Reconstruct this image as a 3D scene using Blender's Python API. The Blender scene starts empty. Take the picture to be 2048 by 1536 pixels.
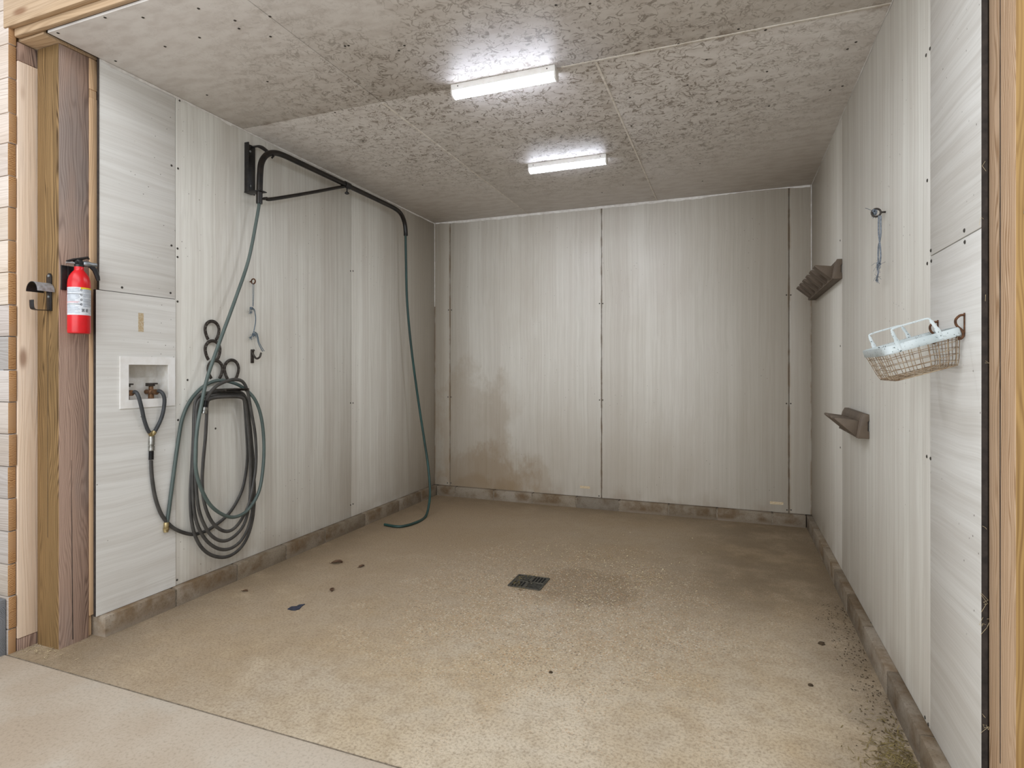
"""Wash stall in a horse barn, seen through its open front."""
DATA = {'bhooks': [(3.411, 1.9275, 1.4205), (3.411, 2.1461, 1.4177)],
 'blk_b': [0.663, 1.056, 1.481, 1.874, 2.302, 2.697, 3.122],
 'blk_l': [2.224, 2.63, 3.036, 3.425, 3.921, 4.44],
 'blk_r': [3.032, 3.824, 4.277, 2.193],
 'ceilfront': [(0.0226, 1.6286, 2.745), (0.5928, 1.6089, 2.745)],
 'clump': [(3.1971, 2.9859, 0), (3.1046, 2.5792, 0), (2.1023, 2.3022, 0), (3.2515, 3.6512, 0)],
 'coil': [(0.012, 2.1013, 0.7973), (0.012, 2.1031, 0.7446), (0.012, 2.1096, 0.6822), (0.012, 2.1246, 0.6003), (0.014, 2.1533, 0.5145), (0.016, 2.1954, 0.4491),
          (0.018, 2.2486, 0.3993), (0.02, 2.3301, 0.3565), (0.022, 2.3935, 0.3491), (0.022, 2.4611, 0.3582), (0.022, 2.5798, 0.4098), (0.022, 2.6678, 0.5072),
          (0.022, 2.7068, 0.6135), (0.026, 2.7187, 0.7471), (0.026, 2.7095, 0.9043), (0.026, 2.699, 1.0298), (0.03, 2.6834, 1.0928), (0.034, 2.6435, 1.1203),
          (0.0346, 2.5681, 1.1284), (0.0353, 2.4493, 1.1235), (0.0359, 2.376, 1.1152), (0.0365, 2.3429, 1.0858), (0.0372, 2.3328, 1.0163),
          (0.0378, 2.329, 0.8953), (0.0384, 2.32, 0.7567), (0.0391, 2.3089, 0.5729), (0.0397, 2.3221, 0.4026), (0.0403, 2.3722, 0.281),
          (0.0409, 2.4558, 0.2018), (0.0416, 2.5616, 0.1666), (0.0422, 2.6612, 0.1976), (0.0428, 2.7261, 0.2884), (0.0435, 2.755, 0.428),
          (0.0441, 2.7517, 0.6386), (0.0447, 2.7309, 0.8508), (0.0454, 2.7037, 1.0299), (0.046, 2.6796, 1.1036), (0.05, 2.6283, 1.1344),
          (0.0508, 2.5531, 1.1412), (0.0516, 2.4349, 1.1368), (0.0523, 2.3619, 1.1256), (0.0531, 2.331, 1.0915), (0.0539, 2.3229, 0.9989),
          (0.0547, 2.3212, 0.8504), (0.0554, 2.311, 0.6201), (0.0562, 2.3263, 0.4496), (0.057, 2.3853, 0.3217), (0.0578, 2.4754, 0.2385),
          (0.0586, 2.5703, 0.2158), (0.0593, 2.6576, 0.2568), (0.0601, 2.7157, 0.3655), (0.0609, 2.7256, 0.5088), (0.0617, 2.7155, 0.6976),
          (0.0624, 2.6988, 0.9067), (0.0632, 2.6823, 1.0523), (0.064, 2.6531, 1.1051), (0.068, 2.6111, 1.1151), (0.0689, 2.5123, 1.1213),
          (0.0699, 2.4075, 1.1163), (0.0708, 2.3461, 1.1023), (0.0718, 2.3248, 1.0643), (0.0727, 2.3187, 0.9906), (0.0736, 2.3158, 0.852),
          (0.0746, 2.3129, 0.6674), (0.0755, 2.3313, 0.4967), (0.0765, 2.3905, 0.3602), (0.0774, 2.4693, 0.289), (0.0784, 2.5518, 0.2808),
          (0.0793, 2.6383, 0.3352), (0.0802, 2.6787, 0.448), (0.0812, 2.6883, 0.6001), (0.0821, 2.6795, 0.8068), (0.0831, 2.6578, 0.9931),
          (0.084, 2.6401, 1.0756), (0.088, 2.6045, 1.1027), (0.088, 2.5067, 1.1101), (0.088, 2.414, 1.1068), (0.09, 2.3732, 1.0853), (0.09, 2.3677, 0.9964),
          (0.09, 2.36, 0.8847), (0.09, 2.3458, 0.7557), (0.09, 2.3404, 0.6262), (0.09, 2.3622, 0.5003), (0.09, 2.4178, 0.3943), (0.09, 2.5048, 0.3331),
          (0.09, 2.5839, 0.3521), (0.092, 2.6581, 0.4434), (0.092, 2.6973, 0.5581), (0.092, 2.7213, 0.6985), (0.092, 2.7146, 0.8649), (0.092, 2.6841, 1.0118),
          (0.092, 2.6542, 1.136), (0.094, 2.6177, 1.1928), (0.0975, 2.5644, 1.2079), (0.101, 2.5006, 1.2022), (0.1045, 2.4333, 1.1807), (0.108, 2.385, 1.1481),
          (0.1115, 2.3544, 1.1101), (0.115, 2.3372, 1.0757)],
 'coil_end': [(0.115, 2.3372, 1.0757), (0.115, 2.3275, 1.0264)],
 'drain': [(1.5893, 3.305, 0), (1.7688, 3.3313, 0), (1.7815, 3.1391, 0), (1.5956, 3.1232, 0)],
 'eyel': [(0, 2.7692, 1.8155), (0.03, 2.7603, 1.8146)],
 'eyer': [(3.411, 2.7841, 1.9215), (3.376, 2.7367, 1.9129)],
 'green': [(0.1, 2.7402, 2.2958), (0.1, 2.7164, 2.1794), (0.1, 2.6542, 1.9242), (0.105, 2.5491, 1.6721), (0.115, 2.4248, 1.4049), (0.12, 2.3469, 1.2221),
           (0.12, 2.3092, 1.0756), (0.12, 2.2828, 0.9495), (0.12, 2.2723, 0.8142), (0.12, 2.2775, 0.7133), (0.12, 2.3146, 0.6057), (0.12, 2.3744, 0.5094),
           (0.12, 2.4655, 0.4361), (0.12, 2.5492, 0.4111), (0.11, 2.6469, 0.4322), (0.11, 2.726, 0.5228), (0.11, 2.76, 0.6727), (0.108, 2.7661, 0.8391),
           (0.105, 2.7446, 0.9871), (0.1, 2.696, 1.0935), (0.07, 2.6345, 1.1618), (0.04, 2.5753, 1.1933), (0.02, 2.5094, 1.2034), (0.016, 2.4322, 1.1817),
           (0.016, 2.3657, 1.1362), (0.016, 2.3122, 1.0731), (0.016, 2.2758, 0.9924), (0.014, 2.2569, 0.8931), (0.014, 2.2367, 0.768), (0.014, 2.2167, 0.6353),
           (0.014, 2.194, 0.4825), (0.014, 2.1852, 0.4514)],
 'green_end': [(0.014, 2.1852, 0.455), (0.014, 2.1823, 0.4074)],
 'grey_plank': [(-0.1494, 1.55, 0.248), (-0.1494, 1.55, 0.0168)],
 'hookl': [(0.004, 2.7788, 1.3924), (0.004, 2.7767, 1.3067), (0.008, 2.778, 1.3556), (0.03, 2.7655, 1.3389), (0.045, 2.7767, 1.3358), (0.06, 2.7827, 1.3451),
           (0.066, 2.7882, 1.3635), (0.066, 2.7893, 1.3708)],
 'leaf': [(0.4038, 3.0915, 0), (0.593, 3.093, 0), (0.6693, 2.7052, 0), (0.2149, 2.5161, 0)],
 'rack': [(3.411, 3.7951, 1.9113), (3.411, 3.8015, 1.7996), (3.411, 3.0995, 1.0585), (3.411, 3.1099, 0.9398)],
 'scb': [(1.6903, 5.155, 1.8637), (1.7201, 5.155, 1.8625), (1.6903, 5.155, 0.9867), (1.7201, 5.155, 0.9872), (0.1566, 5.155, 1.8604), (0.1902, 5.155, 1.8592),
         (0.151, 5.155, 0.9867), (0.1847, 5.155, 0.9873), (3.2285, 5.155, 1.8707), (3.2597, 5.155, 1.8692), (3.2285, 5.155, 0.9883), (3.2597, 5.155, 0.9889),
         (1.6857, 5.155, 0.1138), (3.2322, 5.155, 0.1225), (3.2615, 5.155, 0.125), (0.1454, 5.155, 0.1225), (0.1847, 5.155, 0.1252)],
 'scl': [(0, 2.2261, 1.9331), (0, 2.2618, 1.924), (0, 2.2618, 1.8779), (0, 1.9581, 1.6723), (0, 1.9581, 1.6353), (0, 2.2202, 1.6774), (0, 2.2261, 1.6325),
         (0, 2.2618, 1.6364), (0, 2.0112, 1.4283), (0, 2.171, 1.4232), (0, 1.9571, 0.9991), (0, 2.2261, 0.9936), (0, 2.2648, 0.993), (0, 2.3231, 1.2092),
         (0, 2.5075, 0.9232), (0, 2.2588, 0.126), (0, 2.2379, 0.1224), (0, 1.8805, 0.1241), (0, 3.7774, 2.0427), (0, 3.8095, 2.0478), (0, 3.7774, 1.0005),
         (0, 3.8095, 0.9987), (0, 3.7774, 0.1952), (0, 3.8095, 0.196), (0, 2.2261, 2.3626), (0, 2.2648, 2.3592), (0, 2.2739, 2.7325)],
 'scr': [(3.411, 2.2179, 1.6545), (3.411, 2.2129, 1.6197), (3.411, 2.2533, 1.6185), (3.411, 1.9329, 1.6552), (3.411, 1.9293, 1.6225), (3.411, 2.2259, 2.3123),
         (3.411, 2.2657, 2.3109), (3.411, 2.2533, 1.8919), (3.411, 2.2584, 0.9821), (3.411, 2.2204, 0.9811), (3.411, 3.8669, 2.0307), (3.411, 3.8586, 1.4057),
         (3.411, 3.8586, 0.8061), (3.411, 2.243, 0.1061), (3.411, 2.2767, 0.1099), (3.411, 3.0688, 0.0965)],
 'scrap': [(0.6182, 2.4081, 0), (0.6152, 2.441, 0), (0.6379, 2.453, 0), (0.6367, 2.4734, 0), (0.66, 2.4928, 0), (0.6651, 2.46, 0), (0.6774, 2.4307, 0),
           (0.6663, 2.4097, 0), (0.6444, 2.4047, 0)],
 'sct': [(0.7676, 1.7386, 2.748), (0.3836, 1.889, 2.748), (0.3481, 1.6431, 2.748), (0.5932, 1.8925, 2.748), (0.8119, 1.9035, 2.748), (0.8946, 1.9993, 2.748),
         (0.8419, 1.8537, 2.748), (0.5805, 2.3072, 2.748), (1.0012, 1.8849, 2.748), (0.1658, 2.3047, 2.748), (1.1742, 2.182, 2.748), (1.1567, 2.1796, 2.748),
         (1.3674, 2.2998, 2.748), (1.4132, 2.2731, 2.748), (0.6745, 2.7252, 2.748), (0.5772, 3.1312, 2.748), (2.1428, 2.2391, 2.748), (2.2739, 2.2789, 2.748),
         (2.5834, 2.7067, 2.748), (2.8369, 2.6801, 2.748), (2.9469, 2.7299, 2.748), (2.595, 3.1148, 2.748), (2.9736, 3.114, 2.748), (2.7343, 3.3653, 2.748),
         (3.0061, 3.5272, 2.748), (2.6972, 2.8901, 2.748), (1.7945, 3.5269, 2.748), (1.8975, 3.1781, 2.748), (2.5983, 4.3393, 2.748), (1.792, 4.343, 2.748),
         (1.7967, 4.7613, 2.748), (1.9957, 4.6269, 2.748), (2.5973, 4.7512, 2.748), (1.7942, 3.125, 2.748), (1.392, 3.1278, 2.748), (1.3848, 3.5472, 2.748),
         (3.2965, 3.4398, 2.748), (3.3505, 3.4143, 2.748), (3.3341, 2.976, 2.748), (3.309, 3.0272, 2.748), (0.7553, 3.8507, 2.748), (0.4973, 3.5702, 2.748),
         (0.4586, 3.5774, 2.748), (0.4898, 4.0523, 2.748), (2.2928, 3.1468, 2.748), (2.2411, 3.5198, 2.748), (0.0415, 1.6453, 2.748), (0.0476, 1.8934, 2.748),
         (0.4974, 1.7, 2.748)],
 'shoes': [(2.4684, 0.0554, 1.5537, 1.4342), (2.4723, 0.0588, 1.4411, 1.318), (2.4903, 0.0577, 1.3273, 1.2107), (2.6063, 0.0598, 1.3324, 1.2054)],
 'sidjoint': [2.719, 2.569, 2.413, 2.279, 2.133, 1.993, 1.845, 1.702, 1.557, 1.416, 1.266, 1.123, 0.98, 0.835, 0.691, 0.546, 0.399, 0.256, 0.11],
 'supply_top': [(0.012, 2.1041, 0.9236), (0.012, 2.1013, 0.7973)],
 'tail': [(0.1, 4.433, 2.4968), (0.1, 4.4414, 2.2402), (0.105, 4.4501, 1.8843), (0.12, 4.4935, 1.4841), (0.15, 4.5565, 1.0326), (0.2, 4.5774, 0.6695),
          (0.25, 4.5708, 0.4014), (0.31, 4.4995, 0.1942), (0.35, 4.4096, 0.0931), (0.375, 4.304, 0.012), (0.3971, 4.1085, 0.012), (0.3388, 3.9589, 0.012),
          (0.1901, 3.965, 0.012)],
 'twl': [[(0.035, 2.7512, 1.803), (0.035, 2.7501, 1.7261), (0.03, 2.7572, 1.6584)], [(0.03, 2.7666, 1.8054), (0.03, 2.7645, 1.7281), (0.03, 2.7593, 1.6586)],
         [(0.03, 2.7603, 1.6466), (0.028, 2.7727, 1.6357), (0.028, 2.7806, 1.5957), (0.028, 2.7806, 1.5631), (0.028, 2.7727, 1.526), (0.026, 2.7669, 1.4972)],
         [(0.026, 2.7695, 1.5015), (0.026, 2.7905, 1.4945), (0.028, 2.7965, 1.4703), (0.03, 2.7997, 1.4377), (0.03, 2.8184, 1.4056), (0.03, 2.8373, 1.3815)]],
 'twlk': [(0.03, 2.7473, 1.6453), (0.026, 2.7721, 1.4854), (0.026, 2.741, 1.4655), (0.03, 2.7396, 1.6244)],
 'twr': [[(3.376, 2.7487, 1.9034), (3.376, 2.7547, 1.8685), (3.376, 2.7527, 1.8342), (3.376, 2.7387, 1.7974), (3.376, 2.7249, 1.7658), (3.376, 2.719, 1.7313),
          (3.376, 2.7268, 1.7088)],
         [(3.376, 2.717, 1.8955), (3.376, 2.717, 1.8597), (3.376, 2.717, 1.8215), (3.376, 2.7327, 1.7962), (3.376, 2.7547, 1.7765), (3.376, 2.7618, 1.7391),
          (3.376, 2.7567, 1.7139)],
         [(3.376, 2.7567, 1.7115), (3.376, 2.7719, 1.6947), (3.376, 2.7618, 1.6687), (3.376, 2.7873, 1.6482), (3.376, 2.7977, 1.6423)],
         [(3.376, 2.8081, 1.933), (3.376, 2.8617, 1.9505), (3.376, 2.9289, 1.9755), (3.376, 3.0057, 2.0007)]],
 'twrk': [(3.376, 2.7517, 1.7046), (3.371, 2.8045, 1.9326), (3.376, 2.7873, 1.6555)],
 'valves': [(-0.03, 2.0146, 1.1517), (-0.03, 2.146, 1.1492)],
 'ycon': [(0.014, 2.0908, 0.9464), (0.014, 2.1182, 0.9461), (0.012, 2.1032, 0.9244), (0.012, 2.1032, 0.9089)],
 'yl': [(-0.005, 2.0122, 1.1497), (0.012, 2.0181, 1.1547), (0.03, 2.0206, 1.1323), (0.03, 2.0363, 1.0761), (0.022, 2.0554, 1.0164), (0.016, 2.0758, 0.9685),
        (0.014, 2.0908, 0.9438)],
 'yr': [(-0.005, 2.1438, 1.1523), (0.012, 2.1476, 1.155), (0.03, 2.1535, 1.1393), (0.032, 2.1604, 1.1076), (0.028, 2.1578, 1.0553), (0.022, 2.1484, 1.0087),
        (0.016, 2.1278, 0.9608), (0.014, 2.1127, 0.9389)]}
import bpy, bmesh, math, random
from mathutils import Vector, Matrix
random.seed(11)
scene = bpy.context.scene
COL = scene.collection
W, BK, H = 3.411, 5.155, 2.748        # room width, back wall, ceiling height

# ------------------------------------------------------------------ nodes
def lin(h):
    if isinstance(h, str):
        h = h.lstrip('#'); c = [int(h[i:i+2], 16)/255 for i in (0, 2, 4)]
    else:
        c = list(h)
    return tuple((x/12.92 if x <= .04045 else ((x+.055)/1.055)**2.4) for x in c) + (1.0,)

class NT:
    """small helper to write node trees"""
    def __init__(s, name, rough=.6, metal=0.0, spec=.3):
        s.m = bpy.data.materials.new(name); s.m.use_nodes = True
        s.t = s.m.node_tree; s.n = s.t.nodes; s.l = s.t.links
        s.b = s.n['Principled BSDF']
        s.b.inputs['Roughness'].default_value = rough
        s.b.inputs['Metallic'].default_value = metal
        s.b.inputs['Specular IOR Level'].default_value = spec
        s.tc = s.n.new('ShaderNodeTexCoord').outputs['Object']
    def put(s, sock, v):
        if hasattr(v, 'is_output'): s.l.new(v, sock)
        elif isinstance(v, (int, float)): sock.default_value = v
        else:
            sock.default_value = v if len(sock.default_value) == len(v) else tuple(v)[:len(sock.default_value)]
    def coord(s, scale, src=None, loc=(0, 0, 0), rot=(0, 0, 0)):
        n = s.n.new('ShaderNodeMapping'); s.l.new(src or s.tc, n.inputs[0])
        n.inputs['Scale'].default_value = scale; n.inputs['Location'].default_value = loc; n.inputs['Rotation'].default_value = rot
        return n.outputs[0]
    def noise(s, scale=(1, 1, 1), detail=3, rough=.55, src=None, loc=(0, 0, 0), dist=0, k=1.0, color=False):
        n = s.n.new('ShaderNodeTexNoise'); s.l.new(s.coord(scale, src, loc), n.inputs['Vector'])
        n.inputs['Scale'].default_value = k; n.inputs['Detail'].default_value = detail
        n.inputs['Roughness'].default_value = rough; n.inputs['Distortion'].default_value = dist
        return n.outputs['Color' if color else 'Fac']
    def voro(s, scale=(1, 1, 1), feature='F1', out='Distance', src=None, rand=1.0):
        n = s.n.new('ShaderNodeTexVoronoi'); n.feature = feature
        s.l.new(s.coord(scale, src), n.inputs['Vector']); n.inputs['Scale'].default_value = 1; n.inputs['Randomness'].default_value = rand
        return n.outputs[out]
    def ramp(s, f, *stops, interp='LINEAR'):
        n = s.n.new('ShaderNodeValToRGB'); s.put(n.inputs[0], f); e = n.color_ramp.elements
        n.color_ramp.interpolation = interp
        while len(e) < len(stops): e.new(.5)
        for el, (p, c) in zip(e, stops):
            el.position = p; el.color = (c, c, c, 1) if isinstance(c, (int, float)) else c
        return n.outputs[0]
    def mix(s, f, a, b, mode='MIX'):
        n = s.n.new('ShaderNodeMix'); n.data_type = 'RGBA'; n.blend_type = mode
        s.put(n.inputs[0], f); s.put(n.inputs[6], a); s.put(n.inputs[7], b)
        return n.outputs[2]
    def math(s, op, a, b=0.0, c=0.0, clamp=False):
        n = s.n.new('ShaderNodeMath'); n.operation = op; n.use_clamp = clamp
        s.put(n.inputs[0], a); s.put(n.inputs[1], b); s.put(n.inputs[2], c)
        return n.outputs[0]
    def mapr(s, v, a, b, c=0.0, d=1.0):
        n = s.n.new('ShaderNodeMapRange'); n.interpolation_type = 'SMOOTHSTEP'
        s.put(n.inputs[0], v)
        for i, x in enumerate((a, b, c, d)): n.inputs[i+1].default_value = x
        return n.outputs[0]
    def xyz(s):
        n = s.n.new('ShaderNodeSeparateXYZ'); s.l.new(s.tc, n.inputs[0]); return n.outputs
    def base(s, c): s.put(s.b.inputs['Base Color'], c); return s
    def rough(s, r): s.put(s.b.inputs['Roughness'], r); return s
    def bump(s, h, strength=.3, dist=.002):
        n = s.n.new('ShaderNodeBump'); n.inputs['Strength'].default_value = strength; n.inputs['Distance'].default_value = dist
        s.put(n.inputs['Height'], h); s.l.new(n.outputs[0], s.b.inputs['Normal']); return s

def plain(name, c, rough=.5, metal=0.0, spec=.4, var=.25, scale=60, c2=None):
    m = NT(name, rough, metal, spec)
    c = lin(c); d = lin(c2) if c2 else tuple(x*(1-var) for x in c[:3]) + (1,)
    m.base(m.mix(m.ramp(m.noise((scale,)*3, 4), (.35, 0), (.7, 1)), c, d))
    return m.m

def panel_mat(name, horiz=None, light='#dcd8d0', dark='#c2bab0', dirt=.5, stain=None, front=0):
    """white wood-grain wall board. horiz: axis the grain runs along if not vertical"""
    m = NT(name, .42, 0, .35)
    if horiz == 'y':
        s1, s2, s3 = (1, 1.2, 55), (1, 3.5, 260), (1, .5, 12)
    else:
        s1, s2, s3 = (48, 48, .5), (230, 230, 2.0), (9, 9, .25)
    warp = m.noise((1.5, 1.5, 1.5), 2, color=True)
    v = m.n.new('ShaderNodeVectorMath'); v.operation = 'MULTIPLY_ADD'
    m.l.new(warp, v.inputs[0]); v.inputs[1].default_value = (0.0, 0.0, .06) if horiz else (.035, .035, .0); m.l.new(m.tc, v.inputs[2])
    src = v.outputs[0]
    a = m.noise(s1, 3, .6, src); b = m.noise(s2, 3, .6, src); c = m.noise(s3, 2, .5, src)
    g = m.math('ADD', m.math('MULTIPLY', a, .5), m.math('ADD', m.math('MULTIPLY', b, .34), m.math('MULTIPLY', c, .3)))
    col = m.mix(m.math('MULTIPLY', m.mapr(g, .42, .76), .85), lin(light), lin(dark))
    # pinkish and greyish broad bands
    col = m.mix(m.math('MULTIPLY', m.mapr(c, .42, .62), .18 if horiz else .32), col, lin('#cec9c2'))
    X, Y, Z = m.xyz()
    # dirt near the floor and in blotches
    low = m.mapr(Z, .85, .08)
    blot = m.mapr(m.noise((1.3, 1.3, .9), 4, .62), .42, .72)
    dd = m.math('MULTIPLY', m.math('ADD', m.math('MULTIPLY', low, .45), m.math('MULTIPLY', blot, .4)), dirt, clamp=True)
    col = m.mix(dd, col, lin('#a08f79'))
    # darker toward the back of the stall
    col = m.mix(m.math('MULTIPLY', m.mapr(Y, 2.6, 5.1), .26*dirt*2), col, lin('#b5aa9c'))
    falloff = m.math('MULTIPLY', m.mapr(Y, 3.9, 5.15), m.math('MAXIMUM', m.math('MAXIMUM', m.mapr(X, 2.0, 3.4), m.mapr(X, .5, .0)), m.math('MULTIPLY', m.mapr(Z, 1.5, .1), .5)))  # light falloff in far corners and low down, painted into the board colour
    col = m.mix(m.math('MULTIPLY', falloff, .62), col, lin('#8b7f6d'))
    low2 = m.math('MULTIPLY', m.mapr(Z, .26, .1), m.mapr(m.noise((4, 4, 3), 4), .4, .65))
    col = m.mix(m.math('MULTIPLY', low2, .75*dirt), col, lin('#7c6448'))
    if stain:
        js = None
        for x0 in (.0, .173, 1.709, 3.247, 3.411):
            k = m.mapr(m.math('ABSOLUTE', m.math('SUBTRACT', X, x0)), .016, .002); js = k if js is None else m.math('MAXIMUM', js, k)
        col = m.mix(m.math('MULTIPLY', m.math('MULTIPLY', js, m.mapr(m.noise((9, 9, 5), 4, .65), .38, .6)), .7), col, lin('#7c6448'))
    # fly specks
    sp = m.math('MULTIPLY', m.math('LESS_THAN', m.voro((24, 24, 24)), .07), m.mapr(m.noise((2, 2, 2), 2), .5, .62))
    col = m.mix(m.math('MULTIPLY', sp, .7), col, lin('#4d4136'))
    if stain:
        for (sx, sz, rx, rz, k) in stain:
            wob = m.math('MULTIPLY', m.math('SUBTRACT', m.noise((5, 5, 3), 5, .65), .5), 1.9)
            ex = m.math('DIVIDE', m.math('SUBTRACT', X, sx), rx); ez = m.math('DIVIDE', m.math('SUBTRACT', Z, sz), rz)
            rr = m.math('ADD', m.math('SQRT', m.math('ADD', m.math('MULTIPLY', ex, ex), m.math('MULTIPLY', ez, ez))), wob)
            col = m.mix(m.math('MULTIPLY', m.mapr(rr, 1.1, .7), k), col, lin('#8a7355'))
    m.base(col); m.bump(b, .08, .001)
    return m.m

def wood_mat(name, c1, c2, c3, axis='z', scale=1.0, rough=.7, tint=False, contrast=1.0, knots=True, seed=0, ringk=1.0):
    m = NT(name, rough, 0, .25)
    i = 'xyz'.index(axis)
    def sc(l, c_): v = [c_]*3; v[i] = l; return tuple(v)
    P = m.xyz(); q = [P[k] for k in range(3) if k != i]
    cross = m.math('ADD', q[0], q[1])
    n1 = m.noise(sc(1.3*scale, 6), 2, .5, loc=(seed, seed*2, seed)); n2 = m.noise(sc(.4, 26), 2, .5, loc=(seed, 1, seed))
    ph = m.math('ADD', m.math('MULTIPLY', cross, 95*scale), m.math('ADD', m.math('MULTIPLY', n1, 15*contrast), m.math('MULTIPLY', n2, 4)))
    ring = m.math('MULTIPLY_ADD', m.math('SINE', m.math('MULTIPLY', ph, 6.2832)), .5, .5)
    ring = m.math('POWER', ring, 1.6)
    fib = m.noise(sc(3, 260), 3, .6)
    blot = m.noise(sc(1.0, 5), 3, .55, loc=(seed, 0, 3))
    amp = m.mapr(m.noise(sc(.8, 9), 2, .5, loc=(2, seed, 5)), .3, .7, .25, 1.0)
    col = m.mix(m.math('MULTIPLY', ring, m.math('MULTIPLY', amp, ringk)), lin(c1), lin(c2))
    col = m.mix(m.math('MULTIPLY', m.mapr(blot, .45, .7), .7), col, m.mix(m.math('MULTIPLY', ring, .3), lin(c3), lin(c2)))
    col = m.mix(m.math('MULTIPLY', m.mapr(fib, .5, .75), .3), col, lin('#5a4636'), 'MULTIPLY')
    if knots:
        kd = m.voro(sc(2.1, 6.5)); k = m.mapr(kd, .15, .05)
        col = m.mix(m.math('MULTIPLY', k, .7), col, lin('#7a5032'))
    if tint:
        n = m.n.new('ShaderNodeVertexColor'); n.layer_name = 'tint'
        col = m.mix(.85, col, n.outputs['Color'], 'MULTIPLY')
    m.base(col); m.bump(m.math('ADD', ring, fib), .22, .0015)
    return m.m

M = {}
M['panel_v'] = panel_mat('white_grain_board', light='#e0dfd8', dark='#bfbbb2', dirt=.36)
M['panel_back'] = panel_mat('white_grain_board_stained_shaded', light='#d8d6cf', dark='#b8b4ab', dirt=.45,
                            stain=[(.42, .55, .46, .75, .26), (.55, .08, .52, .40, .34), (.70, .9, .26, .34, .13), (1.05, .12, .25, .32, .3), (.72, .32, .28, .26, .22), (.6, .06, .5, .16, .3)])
M['panel_h'] = panel_mat('white_cross_grain_board', horiz='y', light='#e0dfdb', dark='#c9c6c0', dirt=.18)
M['backing'] = plain('dark_gap', '#3b3026', .9)
M['edge'] = plain('raw_board_edge', '#3a322d', .8, c2='#221d1a', scale=40)

def ceiling_mat():
    m = NT('mildewed_ceiling_board', .5, 0, .3)
    X, Y, Z = m.xyz()
    g = m.noise((9, 22, 9), 3)
    col = m.mix(m.mapr(g, .35, .7), lin('#dad6d2'), lin('#ccc6c1'))
    big = m.noise((1.1, 1.0, 1), 3, .6, loc=(3.1, 1.7, 0))
    # broken wormy lines of mildew, mostly around the middle of the room
    def worms(k, loc, wdt):
        n = m.noise((k, k, 1), 2, .5, dist=.9, loc=loc)
        return m.mapr(m.math('ABSOLUTE', m.math('SUBTRACT', n, .5)), wdt, wdt*.25)
    brk = m.mapr(m.noise((26, 26, 1), 3, .6, loc=(4, 9, 0)), .42, .55)
    ex = m.math('DIVIDE', m.math('SUBTRACT', X, 1.75), 1.75); ey = m.math('DIVIDE', m.math('SUBTRACT', Y, 3.2), 1.5)
    rad = m.math('SQRT', m.math('ADD', m.math('MULTIPLY', ex, ex), m.math('MULTIPLY', ey, ey)))
    area = m.math('MULTIPLY', m.mapr(rad, 1.2, .45), m.mapr(big, .25, .45))
    d1 = m.math('MULTIPLY', m.math('MULTIPLY', worms(17, (0, 0, 0), .05), brk), area)
    d2 = m.math('MULTIPLY', m.math('MULTIPLY', worms(34, (7, 2, 0), .05), m.mapr(m.noise((11, 11, 1), 3, .6), .45, .6)), m.math('ADD', m.math('MULTIPLY', area, .8), .12))
    col = m.mix(m.math('MULTIPLY', d1, .78), col, lin('#655849'))
    col = m.mix(m.math('MULTIPLY', d2, .62), col, lin('#6c6051'))
    col = m.mix(m.math('MULTIPLY', area, .18), col, lin('#9b9083'))
    # brown growth along the board joints
    jx = m.mapr(m.math('ABSOLUTE', m.math('SUBTRACT', X, 2.2)), .10, .0)
    jy = m.mapr(m.math('ABSOLUTE', m.math('SUBTRACT', Y, 2.71)), .10, .0)
    j = m.math('MULTIPLY', m.math('MAXIMUM', jx, jy), m.mapr(m.noise((9, 9, 9), 5, .7), .5, .7))
    col = m.mix(m.math('MULTIPLY', j, .55), col, lin('#76604a'))
    col = m.mix(m.math('MULTIPLY', m.mapr(Y, 3.6, 5.1), .22), col, lin('#9a8c7c'))
    m.base(col); return m.m
M['ceiling'] = ceiling_mat()

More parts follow.
